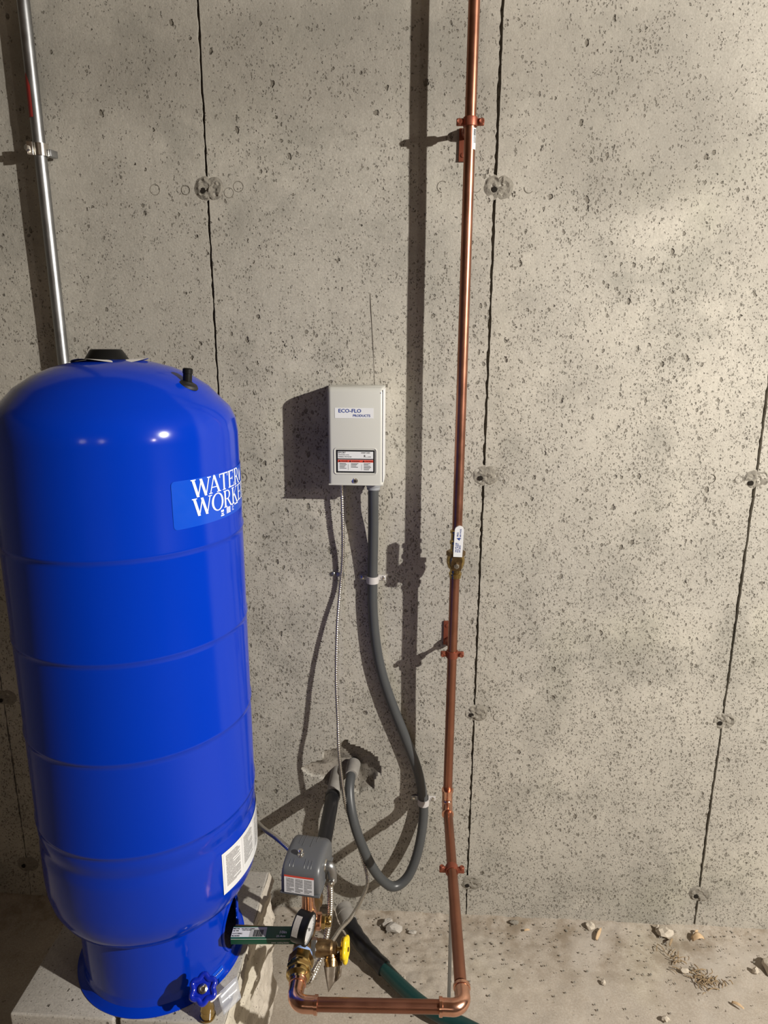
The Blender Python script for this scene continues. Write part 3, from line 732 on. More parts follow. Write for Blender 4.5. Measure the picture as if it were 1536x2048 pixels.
hanger(PX + .0005, PYo, .812, (0, 0, 1), 'reddish split-ring clamp on the copper riser below the white-handled valve', (-.068, .800, .862, .030))
hanger(-.0635, -.300, .4100, (0, 1, 0), 'reddish clamp low on the copper pipe carried by a thin steel rod', None, True)

# ball valve
bv = thing('ball_valve', (PX + .002, PYo, 1.06), 'brass ball valve with a long white handle on the copper riser', 'valve')
VX = PX + .0018
MB().lathe((VX, PYo, 1.000), (0, 0, 1), [(.0113, 0), (.0130, .0005), (.0130, .006), (.0145, .0075), (.0145, .012), (.0125, .0135), (.0122, .021), (.0165, .024), (.0185, .030), (.0205, .036), (.0205, .046), (.0185, .053), (.0165, .058), (.0150, .061), (.0125, .066), (.0125, .078), (.0145, .081), (.0145, .087), (.0122, .090), (.0122, .104), (.0143, .106), (.0143, .111), (.0113, .113)], 28).build('body', M_brass, bv, angle=28)
MB().hexn((VX, PYo, 1.052), (VX, PYo, 1.064), .0215).build('hex_collar', M_bronze, bv, smooth=False)
MB().cyl((VX, PYo - .016, 1.040), (VX, PYo - .034, 1.040), .0085, 20).build('stem', M_brass, bv)
hd = MB().prism([(-.011, -.012), (.011, -.012), (.012, .008), (.006, .026), (-.006, .026), (-.012, .008)], (VX, PYo - .033, 1.040), (1, 0, 0), (0, 0, 1), .0022)
hdl = hd.build('handle', M_bronze, bv, smooth=False)
m = MB(); n = 14; poly = [(-.0098, 0), (.0098, 0)] + [(.0098 * math.cos(PI * k / n), .060 + .0098 * math.sin(PI * k / n)) for k in range(n + 1)]
R_t = V(math.sin(.03), 0, math.cos(.03)); A_t = V(math.cos(.03), 0, -math.sin(.03))
gp = m.prism(poly, (VX + .002, PYo - .0325, 1.0615), A_t, R_t, .0065).build('grip', M_labelwhite, hdl, angle=30)
mb = MB(); fn = lambda x, y: V(VX + .002, PYo - .0394, 1.0615) + A_t * (-y) + R_t * x
add_text(mb, '4', .0125, fn, ox=.038, oy=-.0045); add_text(mb, 'PRO', .0052, fn, ox=.0462, oy=.0008); add_text(mb, '600 WOG', .0042, fn, ox=.0455, oy=-.0045)
for k in range(3): add_text(mb, ['VALVE LINE', 'FULL PORT', '3/4 LEAD'][k], .0042, fn, ox=.0105, oy=.0035 - k * .0042)
mb.build('print', M_blueink, gp, smooth=False)
MB().hexn((VX, PYo - .0352, 1.040), (VX, PYo - .0415, 1.040), .0062).build('nut', M_steel, hdl, smooth=False)
MB().cyl((VX, PYo - .041, 1.040), (VX, PYo - .045, 1.040), .0032, 12).build('stem_end', M_steel, hdl)

# ================================================================ CONTROL BOX
bx0, bx1, bz0, bz1, bd = -.348, -.2275, 1.2135, 1.4255, .086
bxc, bzc = (bx0 + bx1) / 2, (bz0 + bz1) / 2
cb = thing('pump_control_box', (bxc, 0, bz0), 'light grey metal pump control box with warning nameplate on the wall', 'electrical box')
MB().box((bxc, -.040, bzc), (bx1 - bx0 - .006, .076, bz1 - bz0 - .006), bev=.003).build('enclosure', M_boxgrey, cb)
def cover():
    m = MB(); W = bx1 - bx0; H = bz1 - bz0; r = .008
    # front sheet with folded, rounded sides
    prof = [(-W / 2, .0), (-W / 2, -bd + r)] + [(-W / 2 + r * (1 - math.cos(PI / 2 * k / 5)), -bd + r * (1 - math.sin(PI / 2 * k / 5))) for k in range(1, 6)]
    prof += [(-x, y) for x, y in reversed(prof)]
    zz = [bz0, bz0 + .001, bz0 + .004, bz1 - .012, bz1 - .006, bz1 - .002, bz1]
    yo = [.0, -.0, .0, .0, .0018, .006, .013]
    for z, o in zip(zz, yo):
        for x, y in prof: m.v.append(V(bxc + x, min(-.004, y + o if y < -.02 else y), z))
    n = len(prof)
    for j in range(len(zz) - 1):
        for k in range(n - 1): m.f.append((j * n + k, j * n + k + 1, (j + 1) * n + k + 1, (j + 1) * n + k))
    m.f.append(tuple((len(zz) - 1) * n + k for k in range(n))); m.f.append(tuple(reversed(range(n))))
    return m
cv = cover().build('cover', M_boxgrey, cb, angle=50)
MB().box((bxc, -bd + .001, bz0 - .0005), (bx1 - bx0, .004, .003), bev=.0008).build('bottom_lip', M_boxgrey, cb)
MB().box((bx1 - .0006, -.044, bzc), (.0018, .082, bz1 - bz0 - .012), bev=.0006).build('side_flange', M_labelwhite, cb)
FY = -bd
def onbox(x, y, off=.0006): return V(x, FY - off, y)
def plate(name, x0, x1, z0, z1, t, mat, par, bev=.0003, off=0.0):
    return MB().box(((x0 + x1) / 2, FY - off - t / 2, (z0 + z1) / 2), (x1 - x0, t, z1 - z0), bev=bev if bev else 0).build(name, mat, par)
bl = plate('brand_label', -.3325, -.2490, 1.3590, 1.3810, .0005, M_labelwhite, cv, 0)
mb = MB(); add_text(mb, 'ECO-FLO', .0108, lambda x, y: V(-.3250 + x, FY - .0008, 1.3712 + y), wide=1.12)
add_text(mb, 'PRODUCTS', .0072, lambda x, y: V(-.2935 + x, FY - .0008, 1.3622 + y), wide=1.02)
mb.v = [V(v.x, v.y, v.z) for v in mb.v]
mb.build('lettering', M_blueink, bl, smooth=False)
mb2 = MB(); add_text(mb2, 'ECO-FLO', .0108, lambda x, y: V(-.3247 + x, FY - .0008, 1.3712 + y), wide=1.12)
# embossed frame and nameplate
ef = MB(); X0, X1, Z0, Z1, rr_ = -.3345, -.2425, 1.2370, 1.2935, .005
path = []
for (cx_, cz_, a_) in ((X1 - rr_, Z1 - rr_, 0), (X0 + rr_, Z1 - rr_, PI / 2), (X0 + rr_, Z0 + rr_, PI), (X1 - rr_, Z0 + rr_, 1.5 * PI)):
    for k in range(6): path.append(V(cx_ + rr_ * math.cos(a_ + PI / 2 * k / 5), FY, cz_ + rr_ * math.sin(a_ + PI / 2 * k / 5)))
ef.tube(path, .0016, 8, closed=True).build('embossed_frame', M_boxgrey, cv)
npl = plate('nameplate', -.3305, -.2460, 1.2400, 1.2900, .0005, M_ink, cv, 0)
def lay(name, x0, x1, z0, z1, mat, off): MB().box(((x0 + x1) / 2, FY - off, (z0 + z1) / 2), (x1 - x0, .0002, z1 - z0)).build(name, mat, npl, smooth=False)
lay('white_field', -.3270, -.2495, 1.2712, 1.2868, M_labelwhite, .0007)
lay('white_field', -.3270, -.2495, 1.2432, 1.2690, M_labelwhite, .0007)
lay('red_band', -.3270, -.2495, 1.2630, 1.2685, M_red, .0009)
mb = MB(); T = lambda x0, z0: (lambda x, y: V(x0 + x, FY - .0010, z0 + y))
add_text(mb, 'EFCB7', .0048, T(-.3262, 1.2828), wide=1.25); add_text(mb, '3/4HP 230V', .0036, T(-.2762, 1.2830), wide=1.15)
add_text(mb, 'TYPE 3R ENCL. 60 Hz', .0026, T(-.3262, 1.2785)); add_text(mb, 'THERMALLY PROTECTED', .0026, T(-.3262, 1.2742))
add_text(mb, 'R', .0070, T(-.2700, 1.2745)); add_text(mb, 'us  LISTED', .0022, T(-.2640, 1.2745))
for x0, tx in ((-.3252, 'DANGER'), (-.3020, 'WARNING'), (-.2725, 'CAUTION')):
    b = len(mb.v); mb.v += [V(x0 - .0005, FY - .0011, 1.2637), V(x0 + .0045, FY - .0011, 1.2637), V(x0 + .002, FY - .0011, 1.2678)]; mb.f.append((b, b + 1, b + 2))
    add_text(mb, tx, .0036, (lambda xx: (lambda x, y: V(xx + .0055 + x, FY - .0011, 1.2642 + y)))(x0))
for x0, n_ in ((-.3235, 5), (-.2980, 4), (-.2700, 6)):
    for k in range(n_):
        L_ = .010 + .006 * abs(math.sin(k * 2.3 + x0 * 90)); b = len(mb.v); z = 1.2600 - k * .0027
        mb.v += [V(x0, FY - .001, z), V(x0 + L_, FY - .001, z), V(x0 + L_, FY - .001, z + .0011), V(x0, FY - .001, z + .0011)]; mb.f.append((b, b + 1, b + 2, b + 3))
for x in (-.3045, -.2750):
    b = len(mb.v); mb.v += [V(x, FY - .001, 1.246), V(x + .0004, FY - .001, 1.246), V(x + .0004, FY - .001, 1.259), V(x, FY - .001, 1.259)]; mb.f.append((b, b + 1, b + 2, b + 3))
mb.build('nameplate_print', M_ink, npl, smooth=False)
sc = MB().lathe((-.2895, FY + .001, 1.2215), (0, -1, 0), [(.0062, 0), (.0062, .0012), (.0042, .0016), (.0042, .0035), (.0036, .0042), (.001, .0042)], 20).build('cover_screw', M_steel, cv)
MB().box((-.2895, FY - .0033, 1.2215), (.0075, .0006, .0011), Matrix.Rotation(.5, 3, 'Y')).build('screw_slot', M_ink, sc)
MB().lathe((-.2335, FY + .001, 1.4130), (0, -1, 0), [(.0016, 0), (.0014, .001), (.0005, .0016)], 10).build('rivet', M_steel, cv)
cn = MB().lathe((-.252, -.040, 1.2150), (0, 0, -1), [(.019, -.004), (.0195, .002), (.0175, .010), (.0165, .014), (.0150, .016), (.0150, .021), (.0128, .023)], 28).build('conduit_connector', M_ltgrey, cb, angle=30)

# ================================================================ CONDUIT, CABLES
con = [(-.252, -.040, 1.200), (-.2525, -.038, 1.150), (-.253, -.030, 1.095), (-.2555, -.017, .983), (-.2550, -.016, .894), (-.247, -.016, .803), (-.232, -.016, .724), (-.207, -.016, .643), (-.171, -.016, .546), (-.139, -.016, .454), (-.123, -.016, .363), (-.125, -.028, .291), (-.139, -.045, .219), (-.161, -.060, .170), (-.191, -.075, .154), (-.219, -.085, .174), (-.250, -.095, .227), (-.282, -.095, .307), (-.301, -.085, .370), (-.3105, -.060, .415), (-.3105, -.028, .436), (-.308, .012, .438), (-.308, .050, .436)]
cp = cr(con, 8)
gc = thing('flexible_conduit', (-.252, -.04, .154), 'dark grey flexible conduit looping from the control box down into the broken wall hole', 'conduit')
MB().tube(cp, .0122, 20).build('sheath', M_conduit, gc)
i0 = [i for i, p in enumerate(cp) if p.z < .29 and p.x > -.15]
mk = MB()
for k in range(0, 26):
    i = 86 + k // 3
MB().lathe((-.309, -.022, .4385), (.02, 1, -.02), [(.0150, 0), (.0165, .004), (.0175, .018), (.0185, .05)], 22).build('wall_sleeve', M_sleeve, gc)
def strap(x, z, label, r=.0125, yc=-.016, tilt=0.0):
    t = thing('conduit_strap', (x, 0, z), label, 'strap', 'pale plastic straps holding the grey conduit')
    ax = V(math.sin(tilt), 0, math.cos(tilt)); sx_ = V(math.cos(tilt), 0, -math.sin(tilt))
    m = MB(); N_ = 16; pts = []
    for k in range(N_ + 1):
        th = PI * k / N_; pts.append((-math.cos(th) * (r + .0022), yc - math.sin(th) * (r + .0022), -math.cos(th) * (r + .0002), yc - math.sin(th) * (r + .0002)))
    pts = [(-(r + .0022), -.0005, -(r + .0002), -.0005)] + pts + [((r + .0022), -.0005, (r + .0002), -.0005)]
    for (xo, yo_, xi, yi) in pts:
        for zz in (-.0085, .0085):
            m.v.append(V(x, 0, z) + sx_ * xo + V(0, yo_, 0) + ax * zz); m.v.append(V(x, 0, z) + sx_ * xi + V(0, yi, 0) + ax * zz)
    n = len(pts)
    for k in range(n - 1):
        a = 4 * k; b = a + 4
        m.f += [(a, b, b + 2, a + 2), (a + 1, a + 3, b + 3, b + 1), (a, a + 1, b + 1, b), (a + 2, b + 2, b + 3, a + 3)]
    m.build('band', M_strap, t)
    for s in (-1, 1):
        c = V(x, -.002, z) + sx_ * s * (r + .010)
        MB().box(c, (.018, .003, .013), Matrix.Rotation(tilt, 3, 'Y'), bev=.001).build('ear', M_strap if s > 0 else M_zinc, t)
        MB().lathe(c + V(s * .002, -.0015, 0), (0, -1, 0), [(.0048, 0), (.0044, .0016), (.0028, .0026), (.0008, .0026)], 14).build('screw', M_steel, t)
strap(-.2555, .969, 'pale strap on the grey conduit below the control box')
strap(-.1230, .365, 'pale strap on the grey conduit where its loop turns down beside the copper pipe')
lc = thing('cable_clip', (-.340, 0, .975), 'small steel clip on the wall behind the armoured cable', 'clip')
MB().box((-.334, -.002, .975), (.020, .003, .010), bev=.001).build('tab', M_zinc, lc); MB().lathe((-.3515, -.001, .976), (0, -1, 0), [(.0062, 0), (.0055, .002), (.003, .0035), (.0008, .0035)], 14).build('screw', M_zinc, lc)

def armor(name, pts, r, loc, label, pitch=.0042, dens=1, seg=10, depth=.22):
    P = cr(pts, 10); L = [0]
    for a, b in zip(P[:-1], P[1:]): L.append(L[-1] + (b - a).length)
    n = int(L[-1] / (pitch / 4)); Q = []; j = 0
    for i in range(n + 1):
        s = L[-1] * i / n
        while j < len(L) - 2 and L[j + 1] < s: j += 1
        Q.append(P[j].lerp(P[j + 1], (s - L[j]) / max(1e-9, L[j + 1] - L[j])))
    t = thing(name, loc, label, 'cable')
    MB().tube(Q, lambda i, nn: r * (1 - depth * (0, .15, .5, 1)[i % 4]), seg).build('armour', M_armor, t, angle=80)
    return t
mc = [(-.326, -.034, 1.222), (-.326, -.030, 1.203), (-.325, -.024, 1.105), (-.327, -.014, 1.018), (-.334, -.012, .943), (-.339, -.028, .871), (-.341, -.042, .798), (-.341, -.055, .710), (-.337, -.065, .622), (-.333, -.080, .535), (-.321, -.078, .410), (-.307, -.078, .352), (-.292, -.080, .301), (-.277, -.090, .252), (-.263, -.120, .233), (-.2585, -.150, .227), (-.268, -.200, .229), (-.287, -.270, .243), (-.303, -.330, .272), (-.314, -.380, .292), (-.324, -.425, .312), (-.333, -.470, .326), (-.345, -.505, .330), (-.360, -.520, .325)]
armor('armoured_cable', mc, .0047, (-.326, -.034, .26), 'thin silver armoured cable hanging from the control box down to the drain valve', .0054, depth=.34)
m2 = [(-.312, -.432, .498), (-.311, -.431, .480), (-.310, -.430, .455), (-.312, -.430, .406), (-.318, -.432, .363), (-.325, -.445, .335), (-.334, -.475, .318), (-.346, -.505, .318), (-.358, -.515, .330)]
armor('switch_cable', m2, .0064, (-.31, -.43, .32), 'thick silver armoured cable from the grey pressure switch down behind the drain valve', .0052, depth=.26)
m3 = [(-.60, -.10, .40), (-.56, -.15, .425), (-.52, -.21, .450), (-.475, -.29, .487), (-.435, -.345, .510), (-.402, -.385, .520), (-.385, -.405, .520)]
armor('switch_cable', m3, .0052, (-.60, -.1, .36), 'silver armoured cable emerging from behind the blue tank to the switch', .0052, depth=.26)

# black poly line from the wall to the tank tee
bp = thing('black_supply_pipe', (-.352, 0, .405), 'thick black pipe coming straight out of the broken wall hole to the tank fitting', 'pipe')
MB().cyl((-.352, -.060, .408), (-.352, -.400, .402), .0172, 28, .001).build('pipe', M_poly, bp)
MB().lathe((-.350, .045, .412), (-.02, -1, -.02), [(.0180, 0), (.0178, .07), (.0172, .10), (.0165, .108)], 26).build('wall_sleeve', M_sleeve, bp)
MB().lathe((-.352, -.060, .408), (0, -1, -.01), [(.0178, -.002), (.0186, .002), (.0186, .012), (.0176, .015)], 26).build('collar', M_poly, bp)

# ================================================================ TANK TEE, UNION
ZT = .405; TXX = -.352
tt = thing('tank_tee', (TXX, -.46, ZT), 'cast bronze tank tee with copper coloured body joining all the pipes beside the tank', 'pipe fitting')
MB().lathe((TXX, -.385, ZT), (0, -1, 0), [(.0172, 0), (.0205, .001), (.0205, .014), (.0175, .017), (.0172, .120), (.0195, .122), (.0195, .134), (.0165, .136)], 30).build('body', M_bronze, tt, angle=30)
MB().lathe((TXX, -.448, ZT), (0, 0, 1), [(.0185, 0), (.0185, .018), (.0165, .020), (.0150, .030), (.0125, .034), (.0120, .075), (.0135, .078), (.0135, .092)], 28).build('switch_riser', M_copnew, tt, angle=30)
MB().lathe((TXX, -.446, ZT), (1, 0, 0), [(.0165, 0), (.0165, .024), (.0135, .026)], 28).build('side_port', M_copnew, tt, angle=30)
pg = MB().hexn((TXX + .024, -.446, ZT), (TXX + .034, -.446, ZT), .0135); pg.build('brass_plug', M_brass, tt, smooth=False)
MB().lathe((TXX + .033, -.446, ZT), (1, 0, 0), [(.0095, 0), (.0105, .003), (.0105, .009), (.0085, .012)], 20).build('plug_cap', M_brass, tt)
MB().lathe((TXX, -.500, ZT), (0, 0, 1), [(.014, 0), (.014, .020), (.010, .023), (.0085, .026), (.0085, .036)], 22).build('gauge_port', M_bronze, tt, angle=30)
MB().lathe((TXX, -.474, ZT - .004), (-1, 0, 0), [(.0140, 0), (.0140, .020), (.0110, .023), (.0110, .140)], 22).build('tank_nipple', M_bronze, tt, angle=30)
un = thing('union_coupling', (TXX, -.54, ZT), 'brass union coupling with blue thread tape between the tank tee and copper elbow', 'pipe fitting')
MB().lathe((TXX, -.519, ZT), (0, -1, 0), [(.0150, -.002), (.0185, .001), (.0190, .006), (.0160, .009)], 28).build('thread_tape', M_tape, un)
MB().hexn((TXX, -.527, ZT), (TXX, -.546, ZT), .0235, .002, rot=.3).build('hex_end', M_brass, un, smooth=False)
MB().lathe((TXX, -.545, ZT), (0, -1, 0), [(.0195, 0), (.0215, .002), (.0215, .004), (.0205, .006), (.0200, .014), (.0215, .016), (.0225, .019), (.0215, .024), (.0180, .027), (.0155, .030), (.0150, .034)], 30).build('union_nut', M_brass, un, angle=30)
MB().hexn((TXX, -.549, ZT), (TXX, -.560, ZT), .0238, .002, rot=.1).build('hex_nut', M_brass, un, smooth=False)

# ================================================================ PRESSURE SWITCH
SX, SY0, SY1, SZ0, SZ1 = -.3555, -.481, -.378, .500, .562
sw = thing('pressure_switch', (SX, -.435, SZ0), 'grey plastic covered pressure switch with white warning label above the tank tee', 'pressure switch')
W2 = .0375
def swcover():
    m = MB()
    # side profile (y, z): sloping front, rounded crest, long top; extruded across x with rounded shoulders
    pr_ = [(SY0 + .002, SZ0), (SY0 - .001, SZ0 + .006), (SY0 + .001, SZ0 + .036), (SY0 + .006, SZ0 + .046), (SY0 + .014, SZ0 + .053), (SY0 + .028, SZ0 + .058), (SY0 + .050, SZ0 + .061), (SY0 + .076, SZ0 + .060), (SY0 + .092, SZ0 + .054), (SY0 + .101, SZ0 + .042), (SY1 + .001, SZ0 + .020), (SY1, SZ0)]
    cyy, czz = (SY0 + SY1) / 2, SZ0 + .01
    xs_ = []
    for k in range(6): a = PI / 2 * k / 5; xs_.append((-W2 + .012 * (1 - math.cos(PI / 2 - a)) * 0 - 0 + .012 * (1 - math.sin(a)), 1 - .17 * (1 - math.sin(a)) ** 1.0 * 1.0 if k else .80))
    rows = [(x, s) for x, s in xs_]; rows = [(-W2 + .012 * (1 - math.cos(PI / 2 * k / 5)), .84 + .16 * math.sin(PI / 2 * k / 5)) for k in range(6)]
    rows += [(-x, s) for x, s in reversed(rows)]
    for x, s in rows:
        for y, z in pr_: m.v.append(V(SX + x, cyy + (y - cyy) * (s * .5 + .5), max(SZ0, czz + (z - czz) * s) if z > SZ0 else SZ0))
    n = len(pr_)
    for j in range(len(rows) - 1):
        for k in range(n): m.f.append((j * n + k, j * n + (k + 1) % n, (j + 1) * n + (k + 1) % n, (j + 1) * n + k))
    m.f.append(tuple(reversed(range(n)))); m.f.append(tuple((len(rows) - 1) * n + k for k in range(n)))
    return m
swc = swcover().build('cover', M_swgrey, sw, angle=50)
MB().box((SX, (SY0 + SY1) / 2, SZ0 - .0015), (W2 * 2 + .003, SY1 - SY0 + .003, .004), bev=.0015).build('base_plate', M_swgrey, sw)
MB().box((SX + .031, -.432, SZ0 - .010), (.003, .050, .020), bev=.001).build('steel_bracket', M_zinc, sw)
MB().lathe((SX, -.448, SZ0 - .004), (0, 0, -1), [(.016, 0), (.016, .004), (.013, .006)], 24).build('diaphragm_neck', M_zinc, sw)
# label on the front slope
def sl(u, v, off=.0008):
    z = SZ0 + .0030 + v * .0375; y = SY0 - .0010 + (v * .0375 - .0025) * .05 - off
    return V(SX - .030 + u * .058, y - .0009 - .0004 * math.sin(PI * u), z)
l1 = MB().sheet(8, 4, lambda u, v: sl(u, v * .90)).build('warning_label', M_print_sw, swc)
MB().sheet(8, 2, lambda u, v: sl(u, .90 + v * .10)).build('red_stripe', M_red, l1)
# embossed ribs on the top
for xx, y0, y1 in ((-.018, .060, .095), (-.010, .054, .092), (.006, .054, .095), (.014, .070, .092), (-.023, .010, .022), (-.016, .010, .024), (.006, .010, .026), (.013, .010, .024), (.019, .010, .024)):
    def tz(y):
        pts_ = [(0, .036), (.006, .046), (.014, .053), (.028, .058), (.050, .061), (.076, .060), (.092, .054), (.101, .042)]
        for (a, za), (b, zb) in zip(pts_[:-1], pts_[1:]):
            if a <= y <= b: return za + (zb - za) * (y - a) / (b - a)
        return .04
    MB().tube([V(SX + xx, SY0 + y0 + (y1 - y0) * k / 6, SZ0 + tz(y0 + (y1 - y0) * k / 6) + .0002) for k in range(7)], .0007, 6).build('rib', M_swgrey, swc)
kb = MB().lathe((SX - .007, SY0 + .033, SZ0 + .0585), (0, -.05, 1), [(.0065, 0), (.0062, .001), (.0035, .0015), (.0035, .006), (.0052, .0065), (.0052, .011), (.0035, .0125), (.001, .0128)], 16).build('cover_nut', M_steel, sw)
MB().lathe((SX + W2 - .003, -.434, .530), (1, 0, 0), [(.011, 0), (.012, .001), (.012, .004), (.0085, .006), (.0085, .010)], 20).build('connector_ring', M_steel, sw)
MB().tube(cr([(SX + W2 + .003, -.434, .530), (SX + W2 + .009, -.434, .5295), (SX + W2 + .0125, -.433, .522), (SX + W2 + .0135, -.432, .510), (SX + W2 + .0135, -.432, .494)], 6), [.0088] * 20 + [.0085] * 5, 20).build('elbow_connector', M_zinc, sw)
MB().box((SX + W2 + .0145, -.441, .499), (.010, .006, .010), bev=.001).build('connector_saddle', M_steel, sw)
MB().cyl((SX + W2 + .0145, -.444, .499), (SX + W2 + .0145, -.449, .499), .003, 10).build('saddle_screw', M_steel, sw)
MB().cyl((-.392, -.405, .520), (-.386, -.405, .520), .007, 14).build('cable_bushing', M_zinc, sw)

sw.rotation_euler = (0, 0, math.radians(-7))

# ================================================================ PRESSURE GAUGE
gn = V(.96, -.25, -.08).normalized()
gc_ = V(-.3475, -.530, .474)
ga = thing('pressure_gauge', (-.350, -.505, .440), 'round black pressure gauge with white dial turned sideways on the tank tee', 'gauge')
MB().lathe(gc_ - gn * .015, gn, [(.001, 0), (.024, 0), (.0265, .0015), (.0275, .004), (.0275, .022), (.0285, .0235), (.0285, .0285), (.0262, .0300), (.0252, .0285), (.0250, .0262), (.001, .0262)], 48).build('casing', M_black, ga, angle=35)
fc = MB().lathe(gc_ - gn * .015, gn, [(.0248, .0264), (.001, .0267)], 40).build('dial', M_gauge, ga)
_, ga_, gb_ = frame(gn)
mk = MB()
for k in range(21):
    th = math.radians(-135 + 270 * k / 20); dr = ga_ * math.cos(th) + gb_ * math.sin(th); r0 = .0185 if k % 2 == 0 else .0205
    mk.cyl(gc_ + gn * .0120 + dr * r0, gc_ + gn * .0120 + dr * .0228, .0004, 4)
mk.cyl(gc_ + gn * .0126 - (ga_ * .8 + gb_ * .6) * .006, gc_ + gn * .0126 + (ga_ * .8 + gb_ * .6) * .019, .0007, 6)
mk.cyl(gc_ + gn * .0120, gc_ + gn * .0135, .0028, 12)
mk.build('needle', M_ink, fc)
MB().lathe(gc_ - gn * .015, gn, [(.0251, .0288), (.001, .0289)], 40).build('lens', M_glass, ga)
MB().cyl((-.3505, -.503, .432), (-.349, -.516, .448), .0075, 16).build('stem', M_brass, ga)
def gs(u, v):
    th = math.radians(-62 + 72 * u); t = .0035 + v * .0115
    # sticker around the rim of the casing, on its upper camera side
    dr = (V(0, -1, 0) - gn * V(0, -1, 0).dot(gn)).normalized(); up_ = gn.cross(dr).normalized()
    if up_.z < 0: up_ = -up_
    ang = math.radians(5 + 75 * u)
    return gc_ - gn * .015 + gn * t + (dr * math.cos(ang) + up_ * math.sin(ang)) * .0279
MB().sheet(10, 2, gs).build('rim_sticker', M_print_gauge, ga)

# ================================================================ YELLOW WHEEL DRAIN VALVE
DY = -.507
dvv = thing('drain_valve', (-.33, DY, ZT), 'bronze drain valve with a yellow wheel handle on the tank tee', 'valve')
MB().lathe((TXX + .012, DY, ZT), (1, 0, 0), [(.0120, 0), (.0120, .010), (.0158, .012), (.0158, .024), (.0150, .026), (.0148, .040), (.0120, .044), (.0120, .050)], 26).build('body', M_bronze, dvv, angle=30)
MB().hexn((TXX + .014, DY, ZT), (TXX + .026, DY, ZT), .0178).build('hex_flat', M_zinc, dvv, smooth=False)
MB().lathe((-.300, DY, ZT - .004), V(.10, -.72, -.65), [(.0118, 0), (.0118, .012), (.0135, .013), (.0135, .018), (.0128, .0185), (.0128, .026), (.0095, .0262), (.0090, .018)], 22).build('spout', M_bronze, dvv, angle=30)
MB().hexn((-.298, DY, ZT), (-.288, DY, ZT), .0105).build('packing_nut', M_brass, dvv, smooth=False)
MB().cyl((-.292, DY, ZT), (-.268, DY, ZT), .0042, 12).build('stem', M_brass, dvv)
wx = V(-.272, DY, ZT); wa = V(.985, -.07, .06).normalized(); _, w1, w2 = frame(wa)
MB().lathe(wx - wa * .008, wa, [(.0185, 0), (.0205, .001), (.0205, .0016), (.0110, .0030), (.0050, .0070)], 30).build('dish_washer', M_brass, dvv)
m = MB(); N_ = 60; rim = []
for k in range(N_):
    th = 2 * PI * k / N_; rr2 = .0192 + .0020 * math.cos(5 * th); rim.append(wx + (w1 * math.cos(th) + w2 * math.sin(th)) * rr2)
m.tube(rim, .0042, 10, closed=True)
for k in range(5):
    th = 2 * PI * k / 5 + PI / 5; m.tube([wx, wx + (w1 * math.cos(th) + w2 * math.sin(th)) * .018], .0032, 8)
m.lathe(wx - wa * .004, wa, [(.0085, 0), (.0095, .002), (.0095, .006), (.0075, .008), (.001, .008)], 20)
wl = m.build('wheel', M_yellow, dvv)
MB().lathe(wx + wa * .004, wa, [(.0040, 0), (.0040, .002), (.001, .0025)], 8).build('wheel_screw', M_bronze, wl)
fo = thing('foil_tag', (-.292, -.515, .39), 'creased dark foil tag hanging below the yellow-wheeled drain valve', 'tag')
def ft(u, v):
    a = V(-.311, -.527, .386).lerp(V(-.277, -.497, .396), u); b = V(-.300, -.548, .352).lerp(V(-.279, -.527, .366), u)
    p = a.lerp(b, v); return p + V(0, -.004, .002) * math.sin(u * 7 + v * 2)
o = MB().sheet(10, 10, ft).build('sheet', M_tag, fo); o.modifiers.new('s', 'SOLIDIFY').thickness = .0006
MB().tube([ft(.5, 0), (-.297, -.508, .397), (-.292, -.503, .402)], .0008, 6).build('tie', M_zinc, fo)

# ================================================================ GREEN CARTON
RB = Matrix.Rotation(math.radians(2.0), 3, 'Z') @ Matrix.Rotation(math.radians(-1.5), 3, 'Y')
cc = V(-.424, -.514, .4355)
ct = thing('green_carton', (-.43, -.517, .425), 'long slim green carton with bar-code label, one end in the tank foot opening', 'box')
bxs = (.122, .027, .014); oo = cc
MB().box(oo, bxs, RB, bev=.0006).build('carton', M_boxgreen, ct)
def onct(x, y, z=None, off=.0003):   # x along, y across the top face
    return oo + RB @ V(x, y, bxs[2] / 2 + off)
def onfr(x, z, off=.0003): return oo + RB @ V(x, -bxs[1] / 2 - off, z)
lb = MB().sheet(1, 1, lambda u, v: onct(-.0605 + u * .064, -.0110 + v * .0215)).build('white_label', M_labelwhite, ct, smooth=False)
gl = MB().sheet(1, 1, lambda u, v: onct(-.0270 + u * .031, -.0115 + v * .0200, off=.0005)).build('grey_panel', simple('grey_print', (.42, .42, .40, 1), .5), lb, smooth=False)
m = MB(); xx = -.0195
for k in range(16):
    wd_ = random.choice((.0005, .0009, .0014)); m.sheet(1, 1, lambda u, v: onct(xx + u * wd_, -.0105 + v * .0150, off=.0008)); xx += wd_ + random.choice((.0005, .0008))
    if xx > -.0025: break
m.build('bar_code', M_ink, lb, smooth=False)
m = MB()
for k, (x0, y0, tx) in enumerate(((-.0595, .0060, 'METAL'), (-.0595, .0010, '18 TPI'), (-.0590, -.0050, 'CUTTING'), (-.0590, -.0100, 'BLADES'), (-.0440, .0062, 'RECIPROCATING'), (-.0420, .0030, 'SAW BLADE'))):
    add_text(m, tx, .0042 if k < 4 else .0032, (lambda a, b: (lambda x, y: onct(a + x, b + y, off=.0009)))(x0, y0))
m.build('label_print', M_ink, lb, smooth=False)
m = MB(); add_text(m, '10in', .0085, lambda x, y: onct(.028 + x, -.0035 + y, off=.0008)); add_text(m, '25.4cm', .0060, lambda x, y: onct(.024 + x, -.0115 + y, off=.0008))
m.sheet(1, 1, lambda u, v: onfr(-.060 + .120 * u, .0050 + .0010 * v)); add_text(m, 'www  cutting blades', .0040, lambda x, y: onfr(.015 + x, -.004 + y))
m.build('carton_print', M_labelwhite, ct, smooth=False)

